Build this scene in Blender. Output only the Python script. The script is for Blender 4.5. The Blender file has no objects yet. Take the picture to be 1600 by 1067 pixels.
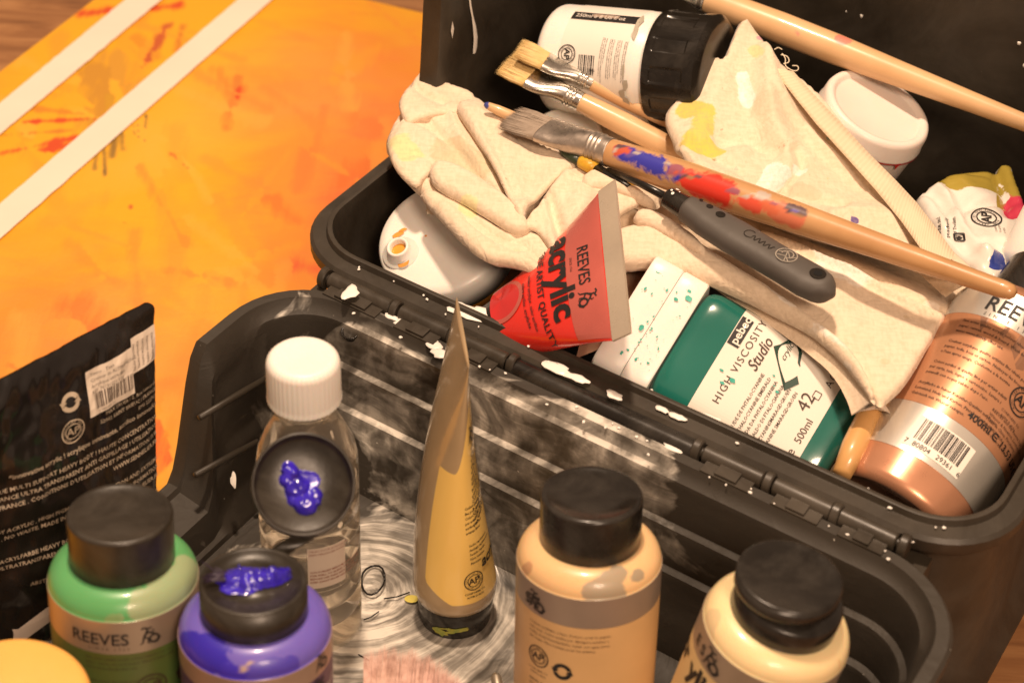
import bpy, math, random
import numpy as np
from mathutils import Vector, Matrix, noise as mn
from mathutils.geometry import delaunay_2d_cdt

random.seed(7)
S = bpy.context.scene
COL = S.collection
R = math.radians

# ------------------------------------------------------------------ camera
CAM = Vector((0, 0, .764))
F = 2900.0                       # focal length in photo pixels (photo is 1600 wide)
th, ro = R(38), R(2)
fw = Vector((0, math.cos(th), -math.sin(th)))
r0 = Vector((1, 0, 0)); u0 = r0.cross(fw)
rt = r0 * math.cos(ro) + u0 * math.sin(ro)
up = -r0 * math.sin(ro) + u0 * math.cos(ro)
cd = bpy.data.cameras.new('camera'); cam = bpy.data.objects.new('camera', cd); COL.objects.link(cam)
cam.matrix_world = Matrix(((rt.x, up.x, -fw.x, CAM.x), (rt.y, up.y, -fw.y, CAM.y), (rt.z, up.z, -fw.z, CAM.z), (0, 0, 0, 1)))
cd.sensor_width = 36; cd.lens = 36 * F / 1600; cd.clip_start = .02; cd.clip_end = 60
cd.dof.use_dof = True; cd.dof.focus_distance = 1.07; cd.dof.aperture_fstop = 8.5
S.camera = cam

# ------------------------------------------------------------------ light
W = bpy.data.worlds.new('World'); S.world = W; W.use_nodes = True
W.node_tree.nodes['Background'].inputs[0].default_value = (1.0, .67, .46, 1)
W.node_tree.nodes['Background'].inputs[1].default_value = .38
def area(name, loc, target, size, power, color):
    l = bpy.data.lights.new(name, 'AREA'); l.shape = 'DISK'; l.size = size; l.energy = power; l.color = color
    o = bpy.data.objects.new(name, l); COL.objects.link(o); o.location = loc
    o.rotation_euler = (Vector(target) - Vector(loc)).to_track_quat('-Z', 'Y').to_euler()
    return o
area('ceiling_lamp', (-.10, 1.0, 2.2), (.05, .95, 0), .16, 51, (1, .745, .54))
area('front_fill', (.45, -.75, 1.55), (.05, .9, 0), .5, 31, (1, .725, .52))  # added soft fill from the camera side, brightens the front faces
S.view_settings.view_transform = 'Standard'; S.view_settings.look = 'None'
S.view_settings.exposure = 0; S.view_settings.gamma = 1
S.view_settings.use_curve_mapping = False

# ------------------------------------------------------------------ helpers
def at(px, py, z):
    d = fw + rt * ((px - 800) / F) - up * ((py - 533.5) / F)
    return CAM + d * ((z - CAM.z) / d.z)
def pj(p):
    v = Vector(p) - CAM; d = v.dot(fw)
    return (800 + F * v.dot(rt) / d, 533.5 - F * v.dot(up) / d)

def root(name, label, cat, M=None, group=None):
    o = bpy.data.objects.new(name, None); COL.objects.link(o); o.empty_display_size = .01
    if M is not None: o.matrix_world = M
    o['label'] = label; o['category'] = cat
    if group: o['group'] = group
    return o
def mesh(name, V, Fc, mat, parent=None, smooth=True, auto=None):
    me = bpy.data.meshes.new(name); me.from_pydata([tuple(v) for v in V], [], [tuple(f) for f in Fc]); me.update()
    if smooth:
        me.polygons.foreach_set('use_smooth', [True] * len(me.polygons))
        if auto is not None:
            me.set_sharp_from_angle(angle=R(auto))
    if mat: me.materials.append(mat)
    o = bpy.data.objects.new(name, me); COL.objects.link(o)
    if parent: o.parent = parent
    return o
def tag(o, label=None, cat=None, group=None, kind=None):
    if label: o['label'] = label
    if cat: o['category'] = cat
    if group: o['group'] = group
    if kind: o['kind'] = kind
    return o
class MB:
    def __init__(s): s.V = []; s.F = []
    def add(s, V, Fc):
        b = len(s.V); s.V += [Vector(v) for v in V]; s.F += [tuple(i + b for i in f) for f in Fc]
    def build(s, name, mat, parent=None, **k): return mesh(name, s.V, s.F, mat, parent, **k)
def frame(o, z, toward=None):
    z = Vector(z).normalized(); t = (toward or CAM) - Vector(o)
    y = -(t - z * t.dot(z)).normalized(); x = y.cross(z)
    return Matrix(((x.x, y.x, z.x, o[0]), (x.y, y.y, z.y, o[1]), (x.z, y.z, z.z, o[2]), (0, 0, 0, 1)))
def lathe(prof, n=64, x=0, y=0):
    V = []; Fc = []; rings = []
    for (r, z) in prof:
        if r < 1e-6: rings.append([len(V)]); V.append((x, y, z))
        else:
            rings.append(list(range(len(V), len(V) + n)))
            V += [(x + r * math.cos(2 * math.pi * i / n), y + r * math.sin(2 * math.pi * i / n), z) for i in range(n)]
    for a, b in zip(rings, rings[1:]):
        for i in range(n):
            j = (i + 1) % n
            if len(a) == 1 and len(b) == 1: continue
            if len(a) == 1: Fc.append((a[0], b[j], b[i]))
            elif len(b) == 1: Fc.append((a[i], a[j], b[0]))
            else: Fc.append((a[i], a[j], b[j], b[i]))
    return V, [tuple(reversed(f)) if prof[0][1] > prof[-1][1] else f for f in Fc]
def arc(cx, cz, r, a0, a1, n=8):
    return [(cx + r * math.cos(R(a0 + (a1 - a0) * i / n)), cz + r * math.sin(R(a0 + (a1 - a0) * i / n))) for i in range(n + 1)]
def loft(secs, n=32, caps=True):
    """secs: (center, A vector half-width, B vector half-thickness, exponent)"""
    V = []; Fc = []
    for (c, A, B, e) in secs:
        c = Vector(c); A = Vector(A); B = Vector(B)
        for i in range(n):
            t = 2 * math.pi * i / n; ct, st = math.cos(t), math.sin(t)
            V.append(c + A * (abs(ct) ** (2 / e) * (1 if ct > 0 else -1)) + B * (abs(st) ** (2 / e) * (1 if st > 0 else -1)))
    for k in range(len(secs) - 1):
        for i in range(n):
            j = (i + 1) % n; Fc.append((k * n + i, k * n + j, (k + 1) * n + j, (k + 1) * n + i))
    if caps:
        Fc.append(tuple(range(n - 1, -1, -1))); Fc.append(tuple((len(secs) - 1) * n + i for i in range(n)))
    return V, Fc
def tube_path(pts, r, n=10):
    V = []; Fc = []; pts = [Vector(p) for p in pts]
    for i, p in enumerate(pts):
        d = (pts[min(i + 1, len(pts) - 1)] - pts[max(i - 1, 0)]).normalized()
        a = d.cross(Vector((0, 0, 1)));
        if a.length < 1e-3: a = d.cross(Vector((1, 0, 0)))
        a.normalize(); b = a.cross(d); rr = r[i] if isinstance(r, (list, tuple)) else r
        V += [p + a * (rr * math.cos(2 * math.pi * k / n)) + b * (rr * math.sin(2 * math.pi * k / n)) for k in range(n)]
    for i in range(len(pts) - 1):
        for k in range(n):
            j = (k + 1) % n; Fc.append((i * n + k, i * n + j, (i + 1) * n + j, (i + 1) * n + k))
    Fc.append(tuple(range(n - 1, -1, -1))); Fc.append(tuple((len(pts) - 1) * n + i for i in range(n)))
    return V, Fc
def boxm(x0, x1, y0, y1, z0, z1, T=None):
    V = [(x, y, z) for z in (z0, z1) for y in (y0, y1) for x in (x0, x1)]
    if T: V = [T(*v) for v in V]
    return V, [(0, 2, 3, 1), (4, 5, 7, 6), (0, 1, 5, 4), (2, 6, 7, 3), (0, 4, 6, 2), (1, 3, 7, 5)]

# ------------------------------------------------------------------ materials
def newmat(name):
    m = bpy.data.materials.new(name); m.use_nodes = True; nt = m.node_tree
    return m, nt, nt.nodes['Principled BSDF']
def N(nt, t, **k):
    n = nt.nodes.new(t)
    for a, b in k.items(): setattr(n, a, b)
    return n
def noise(nt, scale, detail=4, dist=0, rough=.55, coord='Object', stretch=None):
    tc = N(nt, 'ShaderNodeTexCoord'); mp = N(nt, 'ShaderNodeMapping'); no = N(nt, 'ShaderNodeTexNoise')
    nt.links.new(tc.outputs[coord], mp.inputs[0]); nt.links.new(mp.outputs[0], no.inputs[0])
    if stretch: mp.inputs['Scale'].default_value = stretch[:3]
    if stretch and len(stretch) > 3: mp.inputs['Rotation'].default_value = (0, 0, stretch[3])
    no.inputs['Scale'].default_value = scale; no.inputs['Detail'].default_value = detail
    no.inputs['Distortion'].default_value = dist; no.inputs['Roughness'].default_value = rough
    return no
def ramp(nt, src, stops):
    rp = N(nt, 'ShaderNodeValToRGB'); e = rp.color_ramp.elements
    while len(e) > 1: e.remove(e[-1])
    for i, (p, c) in enumerate(stops):
        q = e[0] if i == 0 else e.new(p)
        q.position = p; q.color = (*c, 1) if len(c) == 3 else c
    nt.links.new(src, rp.inputs[0]); return rp
def mixc(nt, fac, a, b):
    m = N(nt, 'ShaderNodeMix', data_type='RGBA')
    for s, v in ((0, fac), (6, a), (7, b)):
        if hasattr(v, 'links'): nt.links.new(v, m.inputs[s])
        elif isinstance(v, (int, float)): m.inputs[s].default_value = v
        else: m.inputs[s].default_value = (*v, 1)
    return m.outputs[2]
def mth(nt, op, a, b=0, clamp=False, c=None):
    m = N(nt, 'ShaderNodeMath', operation=op, use_clamp=clamp)
    for i, v in enumerate((a, b) if c is None else (a, b, c)):
        if hasattr(v, 'links'): nt.links.new(v, m.inputs[i])
        else: m.inputs[i].default_value = v
    return m.outputs[0]
def bump(nt, bs, h, strength, dist=.001):
    b = N(nt, 'ShaderNodeBump'); b.inputs['Strength'].default_value = strength; b.inputs['Distance'].default_value = dist
    nt.links.new(h, b.inputs['Height']); nt.links.new(b.outputs[0], bs.inputs['Normal']); return b
def pmat(name, c, rough=.4, metal=0, var=.12, vs=30, bs=None, bstr=.1, spec=.5, coat=0, trans=0, ior=1.45, sss=0, painted=False, pe=.08, pn=90, pamp=.5, prough=.35, alpha=1, stretch=None, c2=None, aniso=0, dust=0):
    m, nt, b = newmat(name)
    n = noise(nt, vs, 5, stretch=stretch)
    dk = c2 if c2 else tuple(x * (1 - var) for x in c)
    col = ramp(nt, n.outputs[0], [(.32, dk), (.68, c if c2 else tuple(min(1, x * (1 + var)) for x in c))]).outputs[0]
    rg = mth(nt, 'MULTIPLY_ADD', noise(nt, vs * 2.3, 4).outputs[0], .3, c=rough - .15)
    if dust:
        dn = noise(nt, 14, 8, dist=1.2, rough=.7)
        df = mth(nt, 'MULTIPLY', ramp(nt, dn.outputs[0], [(.45, (0, 0, 0)), (.75, (1, 1, 1))]).outputs[0], dust)
        col = mixc(nt, df, col, (.35, .31, .26)); rg = mth(nt, 'ADD', rg, mth(nt, 'MULTIPLY', df, .8))
    if painted:
        a = N(nt, 'ShaderNodeAttribute', attribute_name='pc'); am = N(nt, 'ShaderNodeAttribute', attribute_name='pm')
        pnz = noise(nt, pn, 6, dist=.3, rough=.62)
        v = mth(nt, 'ADD', am.outputs['Fac'], mth(nt, 'MULTIPLY', mth(nt, 'SUBTRACT', pnz.outputs[0], .5), pamp * 2))
        mr = N(nt, 'ShaderNodeMapRange'); mr.inputs[1].default_value = .5 - pe; mr.inputs[2].default_value = .5 + pe
        nt.links.new(v, mr.inputs[0]); f = mr.outputs[0]
        f2 = mth(nt, 'MULTIPLY', f, a.outputs['Alpha'])
        pc = mixc(nt, mth(nt, 'MULTIPLY', noise(nt, 160, 3).outputs[0], .35), a.outputs['Color'], (.02, .02, .02)) if False else a.outputs['Color']
        col = mixc(nt, f2, col, pc)
        rg = mth(nt, 'ADD', mth(nt, 'MULTIPLY', rg, mth(nt, 'SUBTRACT', 1, f2)), mth(nt, 'MULTIPLY', f2, prough))
        hh = mth(nt, 'MULTIPLY', f, .6)
    if hasattr(rg, 'links'): nt.links.new(rg, b.inputs['Roughness'])
    nt.links.new(col, b.inputs['Base Color'])
    b.inputs['Metallic'].default_value = metal; b.inputs['IOR'].default_value = ior
    b.inputs['Specular IOR Level'].default_value = spec
    b.inputs['Coat Weight'].default_value = coat; b.inputs['Coat Roughness'].default_value = .08
    b.inputs['Transmission Weight'].default_value = trans; b.inputs['Alpha'].default_value = alpha
    b.inputs['Anisotropic'].default_value = aniso
    if sss: b.inputs['Subsurface Weight'].default_value = sss; b.inputs['Subsurface Scale'].default_value = .006
    if bs:
        h = noise(nt, bs, 3).outputs[0]
        if painted: h = mth(nt, 'ADD', mth(nt, 'MULTIPLY', h, 1), hh)
        bump(nt, b, h, bstr, .0006)
    return m
def paint(o, stains, default=(1, 1, 1), soft=.6, space='world'):
    """stains: (p0, p1, r, colour[, opacity]); writes pm (mask field) and pc (colour)."""
    me = o.data; n = len(me.vertices)
    co = np.empty(n * 3); me.vertices.foreach_get('co', co); co = co.reshape(-1, 3)
    if space == 'world':
        M = np.array(o.matrix_world if not o.parent else o.parent.matrix_world @ o.matrix_basis); co = co @ M[:3, :3].T + M[:3, 3]
    pm = np.full(n, -.6); best = np.full(n, -1e9); pc = np.ones((n, 4)); pc[:, :3] = default
    for st in stains:
        p0, p1, r, c = st[:4]; al = st[4] if len(st) > 4 else 1
        p0 = np.array(p0, float); p1 = np.array(p1, float); d = p1 - p0; L = max(d @ d, 1e-12)
        t = np.clip(((co - p0) @ d) / L, 0, 1); dist = np.linalg.norm(co - p0 - t[:, None] * d, axis=1)
        v = (1 - dist / r) * soft + .5
        w = v > best; best = np.where(w, v, best)
        pc[w, :3] = c; pc[w, 3] = al
    pm = np.clip(best, -.6, 1.4)
    a = me.attributes.new('pm', 'FLOAT', 'POINT'); a.data.foreach_set('value', pm)
    a = me.attributes.new('pc', 'FLOAT_COLOR', 'POINT'); a.data.foreach_set('color', pc.ravel())

black = pmat('black_plastic', (.032, .025, .017), .47, var=.25, bs=260, bstr=.12, dust=.07)
blackcap = pmat('black_cap_plastic', (.011, .009, .007), .22, var=.3, bs=200, bstr=.05, dust=.10)
capdull = pmat('dull_black_cap', (.018, .014, .009), .33, var=.2, bs=320, bstr=.12, dust=.12)
white = pmat('white_plastic', (.80, .76, .70), .35, var=.03, sss=.15)
silver = pmat('silver_label', (.50, .47, .43), .38, metal=.75, var=.05, vs=8)
steel = pmat('ferrule_metal', (.62, .58, .52), .24, metal=1, var=.2, vs=60, bs=80, bstr=.15, dust=.12)
ink = pmat('black_ink', (.014, .012, .012), .5, var=.1)
inkb = pmat('brown_ink', (.05, .028, .018), .5, var=.1)
pinkw = pmat('pale_print', (.62, .56, .50), .5, var=.1)
whitepaint = pmat('white_paint', (.82, .78, .72), .32, var=.05, bs=90, bstr=.2)
wood = pmat('birch_handle', (.70, .45, .24), .36, var=.0, c2=(.60, .36, .17), vs=16, stretch=(1, 1, .08), painted=True, pn=120, pamp=.55, coat=.25)
nt = wood.node_tree; bb_ = nt.nodes['Principled BSDF']; l_ = [x for x in nt.links if x.to_socket == bb_.inputs['Base Color']][0].from_socket
sp_ = ramp(nt, noise(nt, 260, 3, rough=.7).outputs[0], [(.715, (0, 0, 0)), (.74, (1, 1, 1))]).outputs[0]
nt.links.new(mixc(nt, mth(nt, 'MULTIPLY', sp_, .75), l_, (.12, .06, .04)), bb_.inputs['Base Color'])

# ------------------------------------------------------------------ printed artwork
_tc = {}
def text2d(s, size, bold=0, shear=0, sx=1, res=3, spacing=1):
    k = (s, bold, shear, res, spacing)
    if k not in _tc:
        c = bpy.data.curves.new('t', 'FONT'); c.body = s; c.size = 1; c.offset = bold; c.shear = shear
        c.resolution_u = res; c.space_character = spacing; c.align_x = 'LEFT'
        o = bpy.data.objects.new('t', c)
        me = bpy.data.meshes.new_from_object(o)
        _tc[k] = ([(v.co.x, v.co.y) for v in me.vertices], [tuple(p.vertices) for p in me.polygons])
        bpy.data.objects.remove(o); bpy.data.curves.remove(c); bpy.data.meshes.remove(me)
    V, Fc = _tc[k]
    return [(x * size * sx, y * size) for x, y in V], Fc
class Art:
    def __init__(s): s.V = []; s.F = []
    def add(s, V, Fc, x=0, y=0, rot=0):
        c, sn = math.cos(R(rot)), math.sin(R(rot)); b = len(s.V)
        s.V += [(x + c * a - sn * d, y + sn * a + c * d) for a, d in V]; s.F += [tuple(i + b for i in f) for f in Fc]
    def text(s, t, x, y, size, rot=0, center=False, right=False, **k):
        V, Fc = text2d(t, size, **k)
        if not V: return
        w = max(v[0] for v in V)
        off = w / 2 if center else (w if right else 0)
        s.add([(a - off, d) for a, d in V], Fc, x, y, rot)
    def rect(s, x0, y0, x1, y1, rot=0, nx=1, ny=1):
        V = [(x0 + (x1 - x0) * i / nx, y0 + (y1 - y0) * j / ny) for j in range(ny + 1) for i in range(nx + 1)]
        s.add(V, [(j * (nx + 1) + i, j * (nx + 1) + i + 1, (j + 1) * (nx + 1) + i + 1, (j + 1) * (nx + 1) + i) for j in range(ny) for i in range(nx)], rot=rot)
    def ring(s, x, y, r0, r1, a0=0, a1=360, n=36):
        V = []; Fc = []
        for i in range(n + 1):
            a = R(a0 + (a1 - a0) * i / n); V += [(x + r0 * math.cos(a), y + r0 * math.sin(a)), (x + r1 * math.cos(a), y + r1 * math.sin(a))]
        for i in range(n): Fc.append((2 * i, 2 * i + 1, 2 * i + 3, 2 * i + 2) if a1 > a0 else (2 * i, 2 * i + 2, 2 * i + 3, 2 * i + 1))
        s.add(V, Fc)
    def stroke(s, pts, w):
        V = []; Fc = []; n = len(pts)
        for i, p in enumerate(pts):
            a = pts[max(i - 1, 0)]; b = pts[min(i + 1, n - 1)]; dx, dy = b[0] - a[0], b[1] - a[1]; L = math.hypot(dx, dy) or 1
            ww = (w if not isinstance(w, (list, tuple)) else w[i]) / 2
            V += [(p[0] + dy / L * ww, p[1] - dx / L * ww), (p[0] - dy / L * ww, p[1] + dx / L * ww)]
        for i in range(n - 1): Fc.append((2 * i, 2 * i + 2, 2 * i + 3, 2 * i + 1))
        s.add(V, Fc)
    def seal(s, x, y, r, name='AP'):
        s.ring(x, y, r * .90, r); s.ring(x, y, r * .58, r * .66)
        s.text('AP', x, y - r * .30, r * .92, center=True, bold=.02)
        ring = 'ACMI CERTIFIED NON TOXIC '
        for i, ch in enumerate(ring):
            if ch == ' ': continue
            a = 250 - i * 360 / len(ring) * .9
            s.text(ch, x + r * .70 * math.cos(R(a)), y + r * .70 * math.sin(R(a)), r * .24, rot=a - 90, center=True, res=1)
    def recycle(s, x, y, r):
        for k in (0, 180):
            s.ring(x, y, r * .55, r, 20 + k, 165 + k, 16)
            a = R(165 + k); c = (x + r * .78 * math.cos(a), y + r * .78 * math.sin(a))
            tx, ty = -math.sin(a), math.cos(a)
            nx, ny = math.cos(a), math.sin(a)
            s.add([(c[0] + nx * r * .42, c[1] + ny * r * .42), (c[0] + tx * r * .55, c[1] + ty * r * .55), (c[0] - nx * r * .42, c[1] - ny * r * .42)], [(0, 1, 2)])
    def barcode(s, x, y, w, h, seed=3):
        rg = random.Random(seed); p = 0
        while p < w:
            b = rg.choice([.0035, .0035, .007, .011]) * w * 3; b = min(b, w - p)
            if b > 0: s.rect(x + p, y, x + p + b * .9, y + h)
            p += b + rg.choice([.0035, .0035, .007, .0105]) * w * 3
    def rider(s, x, y, h):
        """small prancing brush-drawn emblem"""
        q = lambda L: [(x + a * h, y + b * h) for a, b in L]
        s.stroke(q([(.0, .95), (.15, 1.0), (.35, .9), (.5, .97)]), h * .09)
        s.stroke(q([(.25, .9), (.28, .7), (.12, .45), (.05, .1), (-.1, 0)]), [h * .06, h * .14, h * .1, h * .08, h * .03])
        s.stroke(q([(.28, .72), (.5, .62), (.62, .72), (.55, .82)]), [h * .12, h * .1, h * .07, h * .05])
        s.stroke(q([(.15, .4), (.35, .3), (.3, .05), (.45, -.02)]), [h * .09, h * .1, h * .08, h * .03])
        s.ring(x + .62 * h, y + .25 * h, h * .17, h * .28, n=18)
        s.stroke(q([(.5, .6), (.75, .45), (.92, .2), (.8, 0), (.6, -.08)]), [h * .08, h * .07, h * .09, h * .06, h * .02])
    def para(s, lines, x, y, size, lead=1.35, center=False, right=False, **k):
        for i, l in enumerate(lines): s.text(l, x, y - i * size * lead, size, center=center, right=right, res=1, **k)
    def build(s, name, mat, parent, fn, sub=None):
        V, Fc = list(s.V), list(s.F)
        return mesh(name, [fn(a, b) for a, b in V], Fc, mat, parent, smooth=False)
def cyl(Rr, off=.0003, a0=0):
    return lambda x, y: ((Rr + off) * math.sin(x / Rr + a0), -(Rr + off) * math.cos(x / Rr + a0), y)

# ------------------------------------------------------------------ setting
woodm, nt, b = newmat('wood_planks')
n1 = noise(nt, 5, 8, dist=1.4, stretch=(1.2, 9, 1)); n2 = noise(nt, 60, 4, stretch=(.25, 4, 1))
c = ramp(nt, n1.outputs[0], [(.25, (.16, .065, .022)), (.45, (.30, .13, .045)), (.6, (.42, .20, .075)), (.8, (.50, .25, .10))]).outputs[0]
c = mixc(nt, mth(nt, 'MULTIPLY', n2.outputs[0], .35), c, (.12, .05, .02))
nt.links.new(c, b.inputs['Base Color']); b.inputs['Roughness'].default_value = .38; bump(nt, b, n2.outputs[0], .25)
fl = mesh('floor', [(-4, -2, 0), (4, -2, 0), (4, 6, 0), (-4, 6, 0)], [(0, 1, 2, 3)], woodm, smooth=False); tag(fl, kind='structure')

# painting: a painted board lying on the wood
K0 = at(247, -77, .006); e1 = (at(640, 16, .006) - K0); e1.z = 0; e1.normalize()
e2 = (at(0, 121, .006) - K0); e2.z = 0; e2.normalize()
e2 = (e2 - e1 * (e2.dot(e1)) * .6).normalized()
def PB(a, b_, z=.006): return K0 + e1 * a + e2 * b_ + Vector((0, 0, z - K0.z))
NX, NY = 300, 450; WX, WY = .70, 1.05
V = [PB(WX * i / NX, WY * j / NY, .006) for j in range(NY + 1) for i in range(NX + 1)]
Fq = [(j * (NX + 1) + i, (j + 1) * (NX + 1) + i, (j + 1) * (NX + 1) + i + 1, j * (NX + 1) + i + 1) for j in range(NY) for i in range(NX)]
pr = root('painting', 'abstract yellow and orange painting with two pale diagonal stripes lying under the toolbox', 'painting')
m, nt, b = newmat('painted_board')
n1 = noise(nt, 5.5, 7, dist=1.0, rough=.6); n2 = noise(nt, 22, 6, dist=.8, rough=.6, stretch=(1, 2.2, 1)); n3 = noise(nt, 3.2, 4, dist=.6); n4 = noise(nt, 300, 3)
a = N(nt, 'ShaderNodeAttribute', attribute_name='pc'); am = N(nt, 'ShaderNodeAttribute', attribute_name='pm'); ao = N(nt, 'ShaderNodeAttribute', attribute_name='po')
f = mth(nt, 'ADD', mth(nt, 'MULTIPLY', n1.outputs[0], .5), mth(nt, 'MULTIPLY', n2.outputs[0], .25))
f = mth(nt, 'ADD', f, mth(nt, 'MULTIPLY', ao.outputs['Fac'], .42))
c = ramp(nt, f, [(.22, (.74, .37, .010)), (.38, (.74, .325, .014)), (.52, (.73, .26, .024)), (.68, (.75, .23, .034)), (.84, (.72, .15, .04)), (1, (.68, .09, .03))]).outputs[0]
c = mixc(nt, mth(nt, 'MULTIPLY', ramp(nt, n3.outputs[0], [(.5, (0, 0, 0)), (.75, (1, 1, 1))]).outputs[0], .35), c, (.84, .50, .11))
sn = noise(nt, 75, 6, dist=.35, rough=.65, stretch=(1, .16, 1, R(8)))
v = mth(nt, 'ADD', am.outputs['Fac'], mth(nt, 'MULTIPLY', mth(nt, 'SUBTRACT', sn.outputs[0], .5), 1.5))
mr = N(nt, 'ShaderNodeMapRange'); mr.inputs[1].default_value = .42; mr.inputs[2].default_value = .85; nt.links.new(v, mr.inputs[0])
c = mixc(nt, mth(nt, 'MULTIPLY', mr.outputs[0], a.outputs['Alpha']), c, a.outputs['Color'])
nt.links.new(c, b.inputs['Base Color']); b.inputs['Roughness'].default_value = .55; bump(nt, b, mth(nt, 'ADD', n4.outputs[0], mth(nt, 'MULTIPLY', sn.outputs[0], 2)), .35)
top = mesh('painted_surface', V, Fq, m, pr)
edge = pmat('board_edge', (.62, .40, .2), .6)
mb = MB()
q = [PB(0, 0, 0), PB(WX, 0, 0), PB(WX, WY, 0), PB(0, WY, 0)]; q2 = [v + Vector((0, 0, .0055)) for v in q]
mb.add(q + q2, [(0, 1, 5, 4), (1, 2, 6, 5), (2, 3, 7, 6), (3, 0, 4, 7), (4, 5, 6, 7)]); mb.build('board', edge, pr, smooth=False)
g = lambda x, y: at(x, y, .006)
RED = (.60, .07, .012); DRED = (.50, .10, .02); GRY = (.17, .10, .03)
st = [(g(130, 22), g(200, 14), .009, RED), (g(240, 14), g(275, 8), .008, RED), (g(222, 105), g(262, 40), .006, DRED), (g(212, 60), g(245, 90), .008, DRED, .4),
      (g(20, 192), g(150, 186), .0035, RED), (g(0, 240), g(120, 215), .005, RED), (g(95, 228), g(60, 236), .008, RED), (g(0, 212), g(110, 204), .003, DRED, .6), (g(50, 170), g(130, 178), .004, DRED, .5),
      (g(160, 110), g(150, 190), .018, (.40, .17, .03), .6), (g(180, 90), g(200, 150), .018, (.45, .20, .04), .5), (g(285, 40), g(275, 80), .004, DRED, .6),
      (g(162, 225), g(164, 275), .0022, GRY), (g(150, 235), g(149, 265), .003, GRY), (g(178, 210), g(176, 245), .004, GRY, .8), (g(190, 200), g(192, 235), .003, GRY, .7),
      (g(215, 188), g(217, 215), .004, GRY), (g(228, 180), g(226, 222), .0018, GRY), (g(208, 195), g(210, 212), .003, GRY, .7), (g(170, 150), g(172, 200), .010, GRY, .35),
      (g(370, 140), g(372, 150), .010, RED), (g(372, 120), g(352, 200), .006, DRED, .55), (g(360, 150), g(340, 110), .008, DRED, .4), (g(268, 240), g(296, 265), .004, DRED, .8), (g(204, 322), g(204, 325), .003, (.45, .05, .02)), (g(194, 348), g(194, 348), .002, RED),
      (g(425, 310), g(460, 345), .008, (.68, .13, .02), .6), (g(545, 290), g(560, 260), .014, (.72, .14, .02), .6), (g(560, 185), g(590, 200), .012, (.72, .17, .03), .4), (g(120, 480), g(150, 530), .016, (.72, .12, .02), .55), (g(470, 415), g(520, 425), .012, (.72, .08, .03), .7), (g(245, 690), g(260, 720), .02, (.7, .08, .02), .7)]
rs = random.Random(12)
for k in range(100):
    x, y = rs.uniform(0, 640), rs.uniform(0, 640); a_ = rs.gauss(-.65, .7); L = rs.uniform(50, 170)
    cc_ = rs.choice([(.72, .17, .03), (.74, .22, .03), (.78, .36, .02), (.66, .13, .03), (.80, .42, .06)])
    st.append((g(x, y), g(x + L * math.cos(a_), y - L * math.sin(a_)), rs.uniform(.003, .014), cc_, rs.uniform(.12, .42)))
paint(top, st, soft=.42)
co = np.array([tuple(v) for v in V]); fo = np.zeros(len(V))
for px, py, rr, am_ in ((540, 90, .10, .35), (580, 180, .08, .5), (450, 180, .10, .25), (40, 420, .08, .3), (120, 500, .07, .5), (500, 300, .07, .4), (480, 420, .05, .6), (20, 560, .06, .3), (560, 320, .05, .5), (250, 600, .06, .3), (360, 140, .07, .3), (200, 120, .12, -.35), (100, 260, .12, -.4), (250, 380, .12, -.3), (300, 60, .1, -.3), (130, 60, .1, -.1)):
    p = np.array(g(px, py)); fo += am_ * np.exp(-(((co - p) ** 2).sum(1)) / rr ** 2)
top.data.attributes.new('po', 'FLOAT', 'POINT').data.foreach_set('value', fo)
strm = pmat('bare_stripe', (.80, .68, .56), .6, var=.03, vs=12, bs=300, bstr=.1)
for (l0, l1, t0, t1) in (((0, 161), (0, 210), (195, 0), (252, 0)), ((0, 318), (0, 373), (371, 0), (425, 0))):
    def ln(p, q_, t): return (p[0] + (q_[0] - p[0]) * t, p[1] + (q_[1] - p[1]) * t)
    A = [];  nn = 120; t0s = -.32; t1s = 1.22
    for i in range(nn + 1):
        t = t0s + (t1s - t0s) * i / nn
        wv = 1.2 * mn.noise(Vector((t * 24, l0[1], 0))); wv2 = 1.2 * mn.noise(Vector((t * 24, l1[1], 5)))
        a_ = ln(l0, t0, t); b_ = ln(l1, t1, t)
        A += [at(a_[0], a_[1] + wv, .0075), at(b_[0], b_[1] + wv2, .0075)]
    # keep the stripe inside the board
    inb = lambda v: (v - K0).dot(e1) > 0.001
    Fs = [(2 * i, 2 * i + 1, 2 * i + 3, 2 * i + 2) for i in range(nn) if all(inb(A[k]) for k in (2 * i, 2 * i + 1, 2 * i + 3, 2 * i + 2))]
    mesh('stripe', A, Fs, strm, pr, smooth=False)

# ------------------------------------------------------------------ toolbox
ZR = .13
O = at(530, 425, ZR); O.z = 0
hx = Vector((math.cos(R(-34)), math.sin(R(-34)), 0)); hy = Vector((.5, math.cos(R(30)), 0))
def BX(x, y, z): return O + hx * x + hy * y + Vector((0, 0, z))
TB = root('toolbox', 'open black plastic toolbox full of paints, its deep lid folded back towards the viewer', 'toolbox', Matrix.Translation(O))
def BL(x, y, z): return hx * x + hy * y + Vector((0, 0, z))
def plan(x0, x1, y0, y1, r, step=.008):
    P = []
    def line(a, b_):
        L = math.hypot(b_[0] - a[0], b_[1] - a[1]); n = max(1, int(L / step))
        for i in range(n): P.append((a[0] + (b_[0] - a[0]) * i / n, a[1] + (b_[1] - a[1]) * i / n))
    def cor(cx, cy, a0):
        for i in range(10): a = R(a0 + 9 * i); P.append((cx + r * math.cos(a), cy + r * math.sin(a)))
    line((x0 + r, y0), (x1 - r, y0)); cor(x1 - r, y0 + r, -90); line((x1, y0 + r), (x1, y1 - r)); cor(x1 - r, y1 - r, 0)
    line((x1 - r, y1), (x0 + r, y1)); cor(x0 + r, y1 - r, 90); line((x0, y1 - r), (x0, y0 + r)); cor(x0 + r, y0 + r, 180)
    return P
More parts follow.
